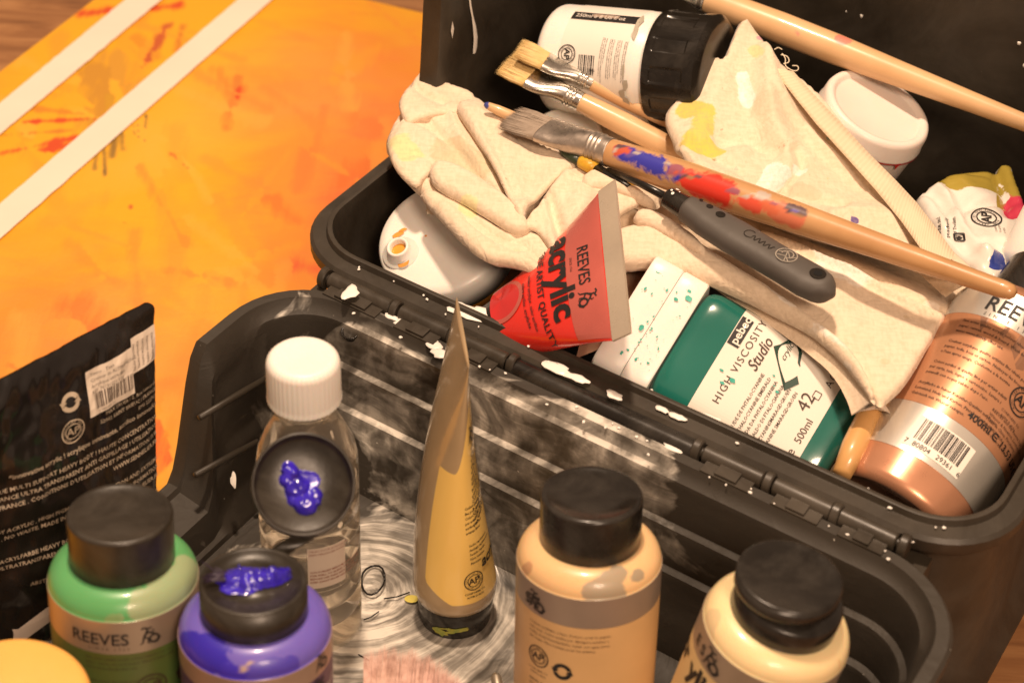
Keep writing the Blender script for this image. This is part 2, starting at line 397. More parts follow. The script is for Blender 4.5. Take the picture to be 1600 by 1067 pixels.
def shell(P, prof, rimf, zbase):
    """prof: (offset outward, mode, value) mode 'r' relative to rim, 'f' fraction of rim height, 'a' absolute"""
    n = len(P); nrm = []
    for i in range(n):
        a, b_ = P[i - 1], P[(i + 1) % n]; dx, dy = b_[0] - a[0], b_[1] - a[1]; L = math.hypot(dx, dy); nrm.append((dy / L, -dx / L))
    V = []; Fc = []
    for k, (o, md, v) in enumerate(prof):
        for (x, y), (nx, ny) in zip(P, nrm):
            zr = rimf(x, y); z = zr + v if md == 'r' else (zbase + (zr - zbase) * v if md == 'f' else (min(v * .118 + zbase, zr - .004 - .0012 * (k - 9)) if md == 'l' else v))
            oo = o
            t_ = sm(.050, .074, -y)
            if md == 'l' or (md == 'a' and v > .012 and o < -.02): oo = o * (1 - t_) + (-.006 - .026 * (1 - min(1, z / .12))) * t_
            if md == 'l': z = z * (1 - t_) + (zr - .004 + (.016 - zr + .004) * (k - 8) / 12) * t_
            V.append(BL(x + nx * oo, y + ny * oo, z))
    for k in range(len(prof) - 1):
        for i in range(n):
            j = (i + 1) % n; Fc.append((k * n + i, k * n + j, (k + 1) * n + j, (k + 1) * n + i))
    Fc.append(tuple((len(prof) - 1) * n + i for i in range(n)))
    return V, Fc
sm = lambda a, b_, x: (lambda t: t * t * (3 - 2 * t))(min(1, max(0, (x - a) / (b_ - a))))
def bodyrim(x, y): return ZR + .19 * sm(.148, .172, y)
def lidrim(x, y): return ZR - .006 - .080 * sm(.090, .128, -y)
P = plan(-.040, .398, .010, .375, .042, .006)
prof = [(.012, 'a', .0), (.012, 'a', .006), (.004, 'a', .02), (-.002, 'r', -.030), (-.001, 'r', -.013), (.007, 'r', -.012), (.009, 'r', -.009), (.009, 'r', -.003), (.007, 'r', -.001),
        (-.001, 'r', -.0005), (-.002, 'r', .003), (-.0035, 'r', .0035), (-.005, 'r', .003), (-.0055, 'r', -.002), (-.0065, 'r', -.018), (-.009, 'f', .6), (-.012, 'a', .012)]
V, Fc = shell(P, prof, bodyrim, 0)
tub = mesh('tub', V, Fc, black, TB, auto=40)
# lid
m, nt, b = newmat('paint_smeared_plastic')
am = N(nt, 'ShaderNodeAttribute', attribute_name='pm')
swn = noise(nt, 11, 5, dist=1.5, rough=.55); fine = noise(nt, 60, 6, dist=1.5, rough=.65); big = noise(nt, 17, 3, dist=1.0)
geo = N(nt, 'ShaderNodeTexCoord')
def polar(cx_, cy_, fr, fa):
    sb_ = N(nt, 'ShaderNodeVectorMath', operation='SUBTRACT'); nt.links.new(geo.outputs['Object'], sb_.inputs[0]); sb_.inputs[1].default_value = (cx_, cy_, 0)
    wn = noise(nt, 14, 3); ws = N(nt, 'ShaderNodeVectorMath', operation='SCALE'); nt.links.new(wn.outputs[1], ws.inputs[0]); ws.inputs['Scale'].default_value = .022
    ad = N(nt, 'ShaderNodeVectorMath', operation='ADD'); nt.links.new(sb_.outputs[0], ad.inputs[0]); nt.links.new(ws.outputs[0], ad.inputs[1])
    sx = N(nt, 'ShaderNodeSeparateXYZ'); nt.links.new(ad.outputs[0], sx.inputs[0])
    rr = mth(nt, 'SQRT', mth(nt, 'ADD', mth(nt, 'MULTIPLY', sx.outputs[0], sx.outputs[0]), mth(nt, 'MULTIPLY', sx.outputs[1], sx.outputs[1])))
    an = mth(nt, 'ARCTAN2', sx.outputs[1], sx.outputs[0])
    cb_ = N(nt, 'ShaderNodeCombineXYZ'); nt.links.new(mth(nt, 'MULTIPLY', rr, fr), cb_.inputs[0]); nt.links.new(mth(nt, 'MULTIPLY', an, fa), cb_.inputs[1])
    q_ = N(nt, 'ShaderNodeTexNoise'); q_.inputs['Scale'].default_value = 1; q_.inputs['Detail'].default_value = 4; q_.inputs['Roughness'].default_value = .62
    nt.links.new(cb_.outputs[0], q_.inputs[0]); return q_.outputs[0]
cs = at(610, 905, .013) - O; p1_ = polar(cs.x, cs.y, 190, .55)
cs = at(560, 560, .09) - O; p2_ = polar(cs.x, cs.y, 170, 1.3)
wallstreak = noise(nt, 34, 7, dist=1.0, rough=.7, stretch=(1, 2, 4, R(34)))
sz = N(nt, 'ShaderNodeSeparateXYZ'); nt.links.new(geo.outputs['Object'], sz.inputs[0])
iswall = N(nt, 'ShaderNodeMapRange'); iswall.inputs[1].default_value = .018; iswall.inputs[2].default_value = .030; nt.links.new(sz.outputs[2], iswall.inputs[0])
marb = noise(nt, 22, 6, dist=2.0, rough=.55, stretch=(1, 1.5, 1.3)); gn = N(nt, 'ShaderNodeNewGeometry'); gz = N(nt, 'ShaderNodeSeparateXYZ'); nt.links.new(gn.outputs['True Normal'], gz.inputs[0])
led = mth(nt, 'MULTIPLY', ramp(nt, gz.outputs[2], [(.55, (0, 0, 0)), (.85, (1, 1, 1))]).outputs[0], mth(nt, 'MULTIPLY_ADD', noise(nt, 45, 5, dist=1).outputs[0], .40, c=-.13))
sp3 = N(nt, 'ShaderNodeSeparateXYZ'); nt.links.new(geo.outputs['Object'], sp3.inputs[0])
uu = mth(nt, 'SUBTRACT', mth(nt, 'MULTIPLY', sp3.outputs[0], .829), mth(nt, 'MULTIPLY', sp3.outputs[1], .559))
wz = mth(nt, 'MULTIPLY', mth(nt, 'SUBTRACT', noise(nt, 16, 3, dist=.6).outputs[0], .5), 3.2)
def uzn(fu, fz, det=5, ro=.62, ofs=0):
    cb_ = N(nt, 'ShaderNodeCombineXYZ'); nt.links.new(mth(nt, 'ADD', mth(nt, 'MULTIPLY', uu, fu), ofs), cb_.inputs[0]); nt.links.new(mth(nt, 'ADD', mth(nt, 'MULTIPLY', sp3.outputs[2], fz), wz), cb_.inputs[1])
    q_ = N(nt, 'ShaderNodeTexNoise'); q_.inputs['Scale'].default_value = 1; q_.inputs['Detail'].default_value = det; q_.inputs['Roughness'].default_value = ro; q_.inputs['Distortion'].default_value = .5
    nt.links.new(cb_.outputs[0], q_.inputs[0]); return q_.outputs[0]
p2_ = uzn(11, 120); drips = uzn(75, 16, 4, .6, 40)
wl_ = mth(nt, 'ADD', mth(nt, 'ADD', mth(nt, 'MULTIPLY', drips, .20), led), mth(nt, 'ADD', mth(nt, 'MULTIPLY', p2_, .30), mth(nt, 'MULTIPLY', marb.outputs[0], .50)))
stk = N(nt, 'ShaderNodeMix'); nt.links.new(iswall.outputs[0], stk.inputs[0]); nt.links.new(mth(nt, 'MULTIPLY_ADD', p1_, .66, c=.20), stk.inputs[2]); nt.links.new(wl_, stk.inputs[3])
v = mth(nt, 'ADD', am.outputs['Fac'], mth(nt, 'MULTIPLY', mth(nt, 'SUBTRACT', swn.outputs[0], .5), 2.6))
mr = N(nt, 'ShaderNodeMapRange'); mr.inputs[1].default_value = .46; mr.inputs[2].default_value = .60; nt.links.new(v, mr.inputs[0])
thin = mth(nt, 'ADD', mth(nt, 'MULTIPLY_ADD', iswall.outputs[0], -.045, c=mth(nt, 'MULTIPLY_ADD', stk.outputs[0], .70, c=.045)), mth(nt, 'ADD', mth(nt, 'MULTIPLY', fine.outputs[0], .12), mth(nt, 'MULTIPLY', big.outputs[0], .30)))
thin = ramp(nt, thin, [(.46, (.01, .01, .01)), (.53, (.10, .10, .10)), (.60, (.30, .30, .30)), (.65, (.62, .62, .62)), (.70, (1, 1, 1))]).outputs[0]
fac = mth(nt, 'MULTIPLY', mr.outputs[0], thin)
spk = noise(nt, 210, 2); sp = ramp(nt, spk.outputs[0], [(.765, (0, 0, 0)), (.775, (1, 1, 1))]).outputs[0]
fac2 = mth(nt, 'MAXIMUM', fac, mth(nt, 'MULTIPLY', sp, .8))
c = mixc(nt, fac2, (.028, .022, .015), (.66, .61, .53)); nt.links.new(c, b.inputs['Base Color'])
nt.links.new(mth(nt, 'MULTIPLY_ADD', fine.outputs[0], .30, c=mth(nt, 'MULTIPLY_ADD', mr.outputs[0], -.32, c=.50)), b.inputs['Roughness'])
bump(nt, b, mth(nt, 'ADD', thin, mth(nt, 'MULTIPLY', mr.outputs[0], .5)), .45, .0008)
smear = m
PL = plan(-.027, .400, -.46, -.016, .045, .006)
ledge = lambda o, z: [(o, 'f', z + .015), (o - .0035, 'f', z + .010), (o - .0045, 'f', z - .02)]
profL = [(-.018, 'a', .0), (-.006, 'a', .008), (-.001, 'r', -.014), (.006, 'r', -.012), (.008, 'r', -.008), (.008, 'r', -.002), (.006, 'r', 0), (-.0005, 'r', 0), (-.002, 'r', -.003),
         (-.004, 'l', .90), (-.0070, 'l', .885), (-.0078, 'l', .860), (-.0092, 'l', .66), (-.0124, 'l', .645), (-.0134, 'l', .615), (-.0146, 'l', .44), (-.0180, 'l', .425), (-.0190, 'l', .395), (-.0205, 'l', .27), (-.024, 'l', .225), (-.030, 'a', .0165), (-.036, 'a', .013)]
V, Fc = shell(PL, profL, lidrim, .012)
Fc = Fc[:-1]
nP = len(PL); b0 = (len(profL) - 1) * nP
# floor of the lid: fan strips towards a centre line
ctr = []
prev = list(range(b0, b0 + nP)); cx, cy = .18, -.24
for k in range(1, 14):
    s_ = 1 - k / 14; ring = []
    for i in range(nP):
        v = V[b0 + i]; c0 = BL(cx, cy, 0); w = c0 + (v - c0) * s_; w.z = .013 + (.0016 if k % 5 == 2 else 0)
        ring.append(len(V)); V.append(w)
    for i in range(nP):
        j = (i + 1) % nP; Fc.append((prev[i], prev[j], ring[j], ring[i]))
    prev = ring
Fc.append(tuple(prev))
lid = mesh('lid', V, Fc, smear, TB, auto=38)
def bxp(x, y, z): return tuple(O + BL(x, y, z))
paint(lid, [(bxp(.035, -.02, .08), bxp(.17, -.03, .06), .058, (1, 1, 1)), (bxp(.12, -.10, .012), bxp(.18, -.14, .012), .085, (1, 1, 1)), (bxp(.02, -.03, .115), bxp(.22, -.022, .115), .018, (1, 1, 1)), (bxp(.11, -.18, .012), bxp(.2, -.30, .012), .10, (1, 1, 1))], soft=.6)

# moulded bars on the left wall of the lid
for (xa, ya, xb, yb) in ((312, 652, 428, 584), (305, 742, 402, 690)):
    def lw(px, py):
        d = fw + rt * ((px - 800) / F) - up * ((py - 533.5) / F); n = Vector((hy.y, -hy.x, 0)); z_ = .08
        for _ in range(5):
            p = CAM + d * (((O + BL(-.0212 + .026 * (1 - z_ / .12), 0, 0)) - CAM).dot(n) / d.dot(n)) - O; z_ = p.z
        return p
    a_, b_ = lw(xa, ya), lw(xb, yb); dd = b_ - a_
    mesh('moulded_bar', *tube_path([a_ - dd * .01, a_, a_ + dd * .5, b_, b_ + dd * .01], [.0004, .0018, .0022, .0018, .0004], 14), black, TB)
# hinges
hm = pmat('hinge_plastic', (.034, .027, .019), .36, var=.2, bs=200, bstr=.1, dust=.15)
def cylx(mb, x0, x1, y, z, r, n=20, bev=.0008):
    secs = [(x0, r - bev), (x0 + bev, r), (x1 - bev, r), (x1, r - bev)]
    V = []; Fc = []
    for (x, rr) in secs: V += [BL(x, y + rr * math.cos(2 * math.pi * i / n), z + rr * math.sin(2 * math.pi * i / n)) for i in range(n)]
    for k in range(3): Fc += [(k * n + i, (k + 1) * n + i, (k + 1) * n + (i + 1) % n, k * n + (i + 1) % n) for i in range(n)]
    Fc.append(tuple(range(n))); Fc.append(tuple(reversed([3 * n + i for i in range(n)]))); mb.add(V, Fc)
def px2x(px): # photo x on the hinge line -> box x
    y = 425 + (px - 530) * .48; p = at(px, y, ZR - .004) - O; p.z = 0
    # solve p = hx*a + hy*b
    det = hx.x * hy.y - hx.y * hy.x; return (p.x * hy.y - p.y * hy.x) / det
for hi, segs in enumerate((((528, 622), (636, 712), (724, 800)), ((1104, 1196), (1212, 1302), (1314, 1402)))):
    h = bpy.data.objects.new('hinge', None); COL.objects.link(h); h.parent = TB; h.empty_display_size = .01
    yh, zh = -.003, ZR - .006
    X0 = px2x(segs[0][0]); X1 = px2x(segs[-1][1])
    for a_, b_ in segs:
        mb = MB(); x0, x1 = px2x(a_), px2x(b_); cylx(mb, x0, x1, yh, zh, .0052)
        mb.add(*boxm(x0 + .001, x1 - .001, yh, yh + .011, zh - .010, zh - .0005, BL))
        mb.build('knuckle', hm, h, auto=40)
    mb = MB(); cylx(mb, X0 - .006, X1 + .006, yh, zh, .0030)
    for xx in [X0 - .004] + [px2x((segs[k][1] + segs[k + 1][0]) / 2) for k in range(2)] + [X1 + .004]:
        cylx(mb, xx - .0024, xx + .0024, yh, zh, .0066)
        mb.add(*boxm(xx - .0045, xx + .0045, yh - .016, yh - .003, zh - .012, zh - .005, BL))
    mb.build('hinge_rod', hm, h, auto=40)
    mb = MB()
    for k in range(3):
        x0, x1 = px2x(segs[k][0]) + .004, px2x(segs[k][1]) - .003
        mb.add(*boxm(x0, x1, -.0165, -.006, ZR - .022, ZR - .0050, BL)); mb.add(*boxm(x0 + .008, x1 - .008, -.0155, -.005, ZR - .02, ZR - .0035, BL))
    mb.build('hinge_leaf', hm, h, smooth=False)
# dark slot and joining strips
mb = MB(); mb.add(*boxm(-.005, .375, -.016, .010, ZR - .04, ZR - .018, BL)); mb.build('hinge_bed', black, TB, smooth=False)
mb = MB(); cylx(mb, px2x(808), px2x(1096), -.003, ZR - .009, .0072); mb.build('carry_rod', blackcap, TB, auto=40)

# dried paint on the box
def blob(mb, c, nrm, r, el=1, ang=0, h=.0005, n=14):
    nrm = Vector(nrm).normalized(); a = nrm.orthogonal().normalized(); bb = nrm.cross(a)
    if abs(nrm.z) > .7: a = Vector((math.cos(ang), math.sin(ang), 0)); a = (a - nrm * a.dot(nrm)).normalized(); bb = nrm.cross(a)
    else: a = Vector((0, 0, 1)); a = (a - nrm * a.dot(nrm)).normalized(); bb = nrm.cross(a)
    V = []; sd = random.random() * 50
    for k, (f_, z) in enumerate(((1, 0), (.93, h), (.5, h * 1.4))):
        for i in range(n):
            t = 2 * math.pi * i / n; rr = r * f_ * (1 + .55 * mn.noise(Vector((math.cos(t) * 1.3 + sd, math.sin(t) * 1.3, r * 100))))
            V.append(Vector(c) + a * (rr * el * math.cos(t)) + bb * (rr * math.sin(t)) + nrm * z)
    Fc = [(k * n + i, k * n + (i + 1) % n, (k + 1) * n + (i + 1) % n, (k + 1) * n + i) for k in range(2) for i in range(n)] + [tuple(range(2 * n, 3 * n))]
    mb.add([v - O for v in V], Fc)
mb = MB()
def ontop(px, py, z, r, el=1.6, ang=-.6): blob(mb, at(px, py, z), (0, 0, 1), r, el, ang)
for px, py, r, el in ((546, 458, .0040, 1.9), (730, 487, .0058, 2.4), (720, 480, .004, 2), (755, 486, .003, 1.8)): ontop(px, py, ZR + .0002, r, el, -1.9 if px < 600 else -.5)
for px, py, r, el in ((870, 575, .004, 2.2), (900, 590, .003, 3), (960, 618, .003, 2), (1105, 652, .003, 2), (1118, 657, .0025, 1.4), (1035, 640, .002, 2), (1060, 652, .0022, 2.4)): ontop(px, py, ZR + .0004, r, el, -.55)
for px, py, r, el in ((560, 462, .003, 1.6), (612, 496, .002, 2.4), (628, 505, .0028, 2), (680, 540, .0035, 1.6), (690, 553, .004, 1.5), (672, 530, .002, 3), (940, 640, .0022, 3), (1010, 672, .0022, 2.5), (1050, 700, .002, 3), (985, 655, .0025, 3.6), (905, 620, .003, 4.5), (870, 602, .003, 4), (840, 585, .002, 3)): ontop(px, py, ZR - .0058, r, el, -.55)
for k in range(50):
    x = random.uniform(0, .38); y = random.choice([random.uniform(.0, .018), random.uniform(-.022, -.012)])
    blob(mb, O + BL(x, y, ZR + (.0004 if y > .003 else -.0055)), (0, 0, 1), random.uniform(.0004, .0010), 1.3, random.random() * 3)
# specks on the back and side wall
bn = (-hy).normalized(); hxn = Vector((hy.y, -hy.x, 0))
for k in range(75):
    x = random.uniform(.1, .38); z = ZR + random.uniform(-.03, .17); blob(mb, O + BL(x, .3665, z) + Vector((0, 0, 0)), -hy, random.choice([.0005, .0006, .0008, .0012]), 1.1)
spat = tag(mb.build('paint_spatter', whitepaint, TB), kind='stuff')
# drip on the left wall
mb = MB()
def wallpt(px, py, x):
    d = fw + rt * ((px - 800) / F) - up * ((py - 533.5) / F)
    n = Vector((hy.y, -hy.x, 0)); t = ((O + BL(x, 0, 0)) - CAM).dot(n) / d.dot(n); return CAM + d * t - O
pts = [(733, -6, .5), (735, 10, .7), (738, 26, .6), (741, 42, 1.2), (743, 60, 1.6), (742, 76, 1.7), (741, 83, 1.2)]
hw = Vector((hy.y, -hy.x, 0)); V = []
for (x, y, w) in pts:
    p = wallpt(x, y, -.0285); V += [p - hy.normalized() * w * .0014 + hw * .0002, p + hw * .0008, p + hy.normalized() * w * .0014 + hw * .0002]
mb.add(V, [(3 * i + k, 3 * i + k + 1, 3 * i + k + 4, 3 * i + k + 3) for i in range(len(pts) - 1) for k in (0, 1)])
p = wallpt(707, 47, -.0285); mb.add([p + Vector((0, 0, .006)), p - hy * .0018, p - Vector((0, 0, .006)), p + hy * .0018], [(0, 1, 2, 3)])
mb.build('paint_drip', whitepaint, TB)
# dried flecks on the inner side of the lid
mb = MB()
for px, py, z, r, el in ((378, 568, .09, .0022, 1.5), (340, 645, .07, .0017, 3), (430, 780, .03, .003, 1.6), (400, 770, .03, .002, 1.4), (1000, 760, .08, .0016, 3), (1110, 735, .10, .0012, 6), (1065, 765, .09, .001, 4), (1050, 960, .03, .002, 2.5), (365, 750, .05, .0016, 3), (455, 820, .02, .002, 2)):
    blob(mb, at(px, py, z), CAM - at(px, py, z), r, el)
FLK = mb

# ------------------------------------------------------------------ squeeze bottles
BOT = 'squeeze bottles of acrylic paint with black caps'
BR, BH = .035, .135
def bottle(label, M, color, capmat, capkind='flip', bodykw={}, stain=None, tint=None, group=BOT, angle=0, band=(.112, .092)):
    r = root('paint_bottle', label, 'bottle', M, group)
    bm_ = pmat('bottle_' + label.split()[0], color, .34, var=.06, vs=25, sss=.25, painted=True, pn=110, pamp=.5, pe=.06, prough=.4, coat=.2)
    pf = [(0, .002), (.026, .002), (.028, 0), (.0315, .0005)] + arc(.0315, .0040, .0035, -90, 0, 5) + [(BR, .02), (BR, .06), (BR, .1), (BR, .1165)] + arc(.0235, .1165, .0115, 0, 80, 9) + [(.0225, .1282), (.0220, .1300), (.0220, BH)]
    V, Fc = lathe(pf, 72); bo = mesh('bottle_body', V, Fc, bm_, r)
    if stain: paint(bo, [(M @ Vector(a), M @ Vector(b_), rr, c_, *rest) for (a, b_, rr, c_, *rest) in stain], soft=.7)
    else: paint(bo, [((9, 9, 9), (9, 9, 9), .01, (1, 1, 1))])
    return r
def band(r, name, z0, z1, mat, a0=-180, a1=180, off=.0003, rad=BR):
    n = 72; V = []; Fc = []
    for i in range(n + 1):
        a = R(a0 + (a1 - a0) * i / n)
        for z, o in ((z0, 0), (z0, off), (z1, off), (z1, 0)): V.append(((rad + o) * math.sin(a), -(rad + o) * math.cos(a), z))
    for i in range(n): Fc += [(4 * i + k, 4 * i + 4 + k, 4 * i + 5 + k, 4 * i + 1 + k) for k in range(3)]
    return mesh(name, V, Fc, mat, r, auto=50)
def cap(r, mat, z0=.1255, h=.028, rad=.0245):
    pf = [(rad - .0015, z0), (rad - .0003, z0 + .0006), (rad, z0 + .0015), (rad, z0 + h - .002)] + arc(rad - .0018, z0 + h - .0018, .0018, 0, 90, 5) + [(rad - .003, z0 + h), (rad - .0035, z0 + h - .0004), (rad * .5, z0 + h - .0006), (0, z0 + h - .0006)]
    V, Fc = lathe(pf, 72); return mesh('cap', V, Fc, mat, r)
def stand(px, py, H, tilt=(0, 0), z0=.014):
    top = at(px, py, z0 + H); base = Vector((top.x, top.y, z0))
    zd = Vector((tilt[0], tilt[1], 1)).normalized(); base = top - zd * H
    return frame(base, zd)
def M(M_, v): return M_ @ Vector(v)
HB = .1535

backtxt = ['Fine artist quality acrylic colour ideal for use on', 'paper, canvas, wood & board. Wash brushes with', 'water immediately after use.', '', 'Couleur acrylique qualite artistes fins ideale pour', 'papier, toile, bois et carton. Nettoyer les brosses', 'a l\'eau apres usage. Conforme a la norme', '', 'Colori acrilici di qualita fine per artisti adatti', 'per carta, tela, legno e cartoncino. Lavare i', 'pennelli con acqua subito dopo l\'uso.', '', 'Acrylfarbe in feiner Kunstler-Qualitat auf Papier,', 'Leinwand, Holz und Karton. Pinsel sofort nach', 'Gebrauch mit Wasser reinigen.']

def cylz(off=.0006, dz=.0062): return lambda x, y: ((BR + off) * math.sin(x / BR), -(BR + off) * math.cos(x / BR), y + dz)
# green bottle
Mg = stand(187, 800, HB, (.03, .13))
gs = [((.012, -.031, .122), (.030, -.010, .122), .010, (.36, .36, .22), .7), ((-.006, -.035, .118), (-.006, -.034, .112), .004, (.22, .30, .13), .7), ((.018, -.024, .125), (.024, -.015, .126), .006, (.40, .38, .25), .6)]
b1 = bottle('green paint bottle with closed black screw cap in front of the black pouch', Mg, (.10, .34, .12), capdull, stain=gs)
band(b1, 'label_band', .0982, .1168, pmat('copper_tone_label', (.46, .36, .27), .4, metal=.6, var=.05))
band(b1, 'label_panel', .020, .0980, pmat('green_label', (.05, .17, .05), .36, var=.25, vs=12, c2=(.10, .11, .025)))
cap(b1, capdull)
A = Art(); A.text('REEVES', -.0268, .0975, .0092, bold=.01, sx=.95); A.rider(.0065, .0965, .0095); A.text('SINCE 1766', -.018, .0945, .0022, res=1, spacing=1.8); A.build('lettering', ink, b1, cylz())
A = Art(); A.seal(.010, .070, .0078); A.recycle(.029, .071, .0055); A.para(backtxt[:3], -.02, .0885, .0021); A.para(['REEVES are not responsible', 'conforms to ASTM D-4236', 'Made in China'], .0035, .0585, .0019)
A.para(backtxt[4:12], -.034, .075, .0019); A.text('400ml', .012, .046, .0046); A.build('small_print', inkb, b1, cylz())

# purple bottle with the flip disc thrown back
Mp = stand(395, 893, .150, (.01, .10))
vio = (.135, .10, .44)
ps = [((-.030, -.014, .118), (-.020, -.024, .123), .009, (.03, .015, .36)), ((-.008, -.034, .116), (-.012, -.032, .119), .006, (.04, .02, .4)), ((.0, -.034, .12), (.014, -.030, .120), .005, (.05, .03, .36), .8), ((-.006, -.031, .121), (-.003, -.030, .122), .003, (.45, .32, .22))]
b2 = bottle('violet blue paint bottle with flip cap open and blue paint on its nozzle', Mp, vio, capdull, stain=ps)
band(b2, 'label_band', .1050, .1165, pmat('rose_tone_label', (.48, .33, .25), .4, metal=.6, var=.05))
band(b2, 'label_panel', .020, .1048, pmat('violet_label', (.085, .045, .10), .42, var=.15, c2=(.12, .06, .09)))
A = Art(); A.text('FINE ARTIST QUALITY', .0015, .0835, .0046, bold=.012, spacing=1.05, rot=-1); A.text('couleur acrylique . color acrilico', .0035, .0790, .0030, res=2); A.build('pale_lettering', pinkw, b2, cylz(.0006, .0095))
A = Art(); A.rider(.0300, .0985, .0095); A.text('acrylic', .014, .0885, .0085, bold=.03); A.build('lettering', ink, b2, cylz(.0006, .0095))
n = 40; A = Art(); A.ring(.024, .058, 0, .0145, n=40); A.build('colour_swatch', pmat('ochre_swatch', (.50, .26, .09), .4), b2, cylz(.0006, .0095))
rad = .0245; z0 = .1255
pf = [(rad - .0012, z0), (rad, z0 + .001), (rad, z0 + .0185)] + arc(rad - .0012, z0 + .0185, .0012, 0, 90, 4) + [(rad - .0025, z0 + .0197), (rad - .003, z0 + .0185), (rad * .55, z0 + .018), (.0058, z0 + .018), (.0050, z0 + .0205), (.0032, z0 + .0225), (.0026, z0 + .0225), (.0022, z0 + .019), (0, z0 + .018)]
V, Fc = lathe(pf, 72); cb = mesh('cap_base', V, Fc, capdull, b2)
# flipped disc
dm = frame(Mp.inverted() @ at(475, 757, .180), (0, 0, 1))
dc = at(474, 757, .178); nd = (CAM - dc).normalized(); nd = (nd + Vector((0.05, 0, .12))).normalized()
fd = Mp.inverted() @ frame(dc - nd * .004, nd, CAM + Vector((0, 0, 5)))
rd = .0242
pf = [(0, -.002), (rd - .002, -.002), (rd, 0), (rd, .0065), (rd - .0003, .0072), (rd - .0014, .0072), (rd - .0018, .0035), (rd - .0035, .0020), (.008, .0016), (0, .0016)]
V, Fc = lathe(pf, 72); disc = mesh('flip_lid', [fd @ Vector(v) for v in V], Fc, capdull, b2)
hp = Mp.inverted() @ (dc - up * .024 - nd * .003); hq = Vector((.010, .020, .143))
V, Fc = loft([(hq, (.007, 0, 0), (0, .0012, 0), 3), (hp, (.007, 0, 0), (0, .0012, 0), 3)], 12); mesh('cap_strap', V, Fc, capdull, b2)
gp = pmat('wet_blue_paint', (.026, .012, .36), .2, var=.4, vs=120, bs=140, bstr=.3, coat=.6)
def paintglob(parent, fn, blobs, name='wet_paint', res=26):
    """lumpy wet paint: union of squashed spheres over a surface fn(x,y,h)"""
    xs = [b_[0] for b_ in blobs]; ys = [b_[1] for b_ in blobs]; mr_ = max(b_[2] for b_ in blobs)
    x0, x1, y0, y1 = min(xs) - mr_, max(xs) + mr_, min(ys) - mr_, max(ys) + mr_
    s_ = .0005; nx = int((x1 - x0) / s_) + 1; ny = int((y1 - y0) / s_) + 1; H = {}
    for i in range(nx + 1):
        for j in range(ny + 1):
            x, y = x0 + i * s_, y0 + j * s_; h = -1
            for (bx, by, br, bh) in blobs:
                wob = 1 + .30 * mn.noise(Vector((x * 160, y * 160, bx * 900)))
                q_ = 1 - ((x - bx) ** 2 + (y - by) ** 2) / (br * wob) ** 2
                if q_ > 0: h = max(h, bh * math.sqrt(q_) * (1 + .35 * mn.noise(Vector((x * 260, y * 260, 3)))))
            if h > 0: H[i, j] = h
    keys = set(H)
    for (i, j) in keys.copy():
        for d in ((1, 0), (0, 1), (1, 1), (-1, 0), (0, -1), (-1, -1), (1, -1), (-1, 1)): keys.add((i + d[0], j + d[1]))
    idx = {}; V = []
    for k in sorted(keys): idx[k] = len(V); V.append(fn(x0 + k[0] * s_, y0 + k[1] * s_, H.get(k, -.0002)))
    Fc = [(idx[i, j], idx[i + 1, j], idx[i + 1, j + 1], idx[i, j + 1]) for (i, j) in idx if (i + 1, j) in idx and (i, j + 1) in idx and (i + 1, j + 1) in idx]
    return mesh(name, V, Fc, gp, parent)
paintglob(b2, lambda x, y, h: fd @ Vector((-x, -y, .0017 + h)) if False else fd @ Vector((x, y, .0017 + h)), [(.000, .008, .0062, .003), (-.004, .006, .004, .002), (.003, .001, .0055, .0035), (.005, -.006, .0045, .004), (.007, -.003, .004, .003), (.005, .006, .003, .002), (.001, .001, .0085, .0004), (.006, -.009, .0035, .0006), (-.006, .009, .0012, .003), (.0085, -.008, .001, .003)])
paintglob(b2, lambda x, y, h: Vector((x, y, z0 + .019 + h)), [(-.008, .002, .0060, .004), (-.002, .001, .0060, .005), (.004, .000, .0055, .006), (.009, .001, .0050, .006), (.013, .003, .0038, .004), (.0155, .0045, .0020, .003), (-.014, .003, .003, .0015), (-.004, .001, .0095, .0004), (-.011, -.002, .004, .0008), (.010, -.002, .0012, .0075), (-.006, .005, .001, .006), (.002, -.004, .002, .002)])
mb = MB()
for k in range(16):
    a_ = random.uniform(-.4, .6); p0 = Vector((-.010, .002 + random.uniform(-.003, .004), z0 + .0205)); L = random.uniform(.006, .013)
    mb.add(*tube_path([p0, p0 + Vector((-L * .5, L * .2 * a_, .0008)), p0 + Vector((-L, L * a_, random.uniform(-.001, .004)))], [.0007, .0005, .0002], 5))
mb.build('dried_paint_strands', pmat('dried_violet_paint', (.03, .018, .04), .4), b2)

# tan bottle
Mt = stand(925, 770, HB, (-.015, .15))
gr = (.30, .25, .18)
ts = [((.004, -.033, .120), (.012, -.031, .119), .0060, gr, .9), ((.010, -.028, .124), (.013, -.025, .125), .005, gr, .9), ((.023, -.023, .1235), (.024, -.022, .1235), .003, gr, .9), ((-.030, -.016, .118), (-.029, -.018, .121), .003, (.42, .22, .12), .7), ((.005, -.034, .114), (.010, -.033, .114), .004, gr, .9)]
b3 = bottle('light orange tan paint bottle with closed glossy black cap, grey smudge on shoulder', Mt, (.70, .46, .23), blackcap, stain=ts)
band(b3, 'label_band', .1002, .1168, pmat('grey_tone_label', (.36, .28, .22), .42, metal=.45, var=.05))
band(b3, 'label_panel', .022, .1000, pmat('tan_label', (.64, .40, .18), .42, var=.06))
cap(b3, blackcap)
A = Art(); A.text('REEVES', -.0325, .0985, .0088, bold=.01, right=False, sx=.3); A.text('S', -.0345, .0975, .0085, bold=.01); A.rider(-.0305, .0965, .0105)
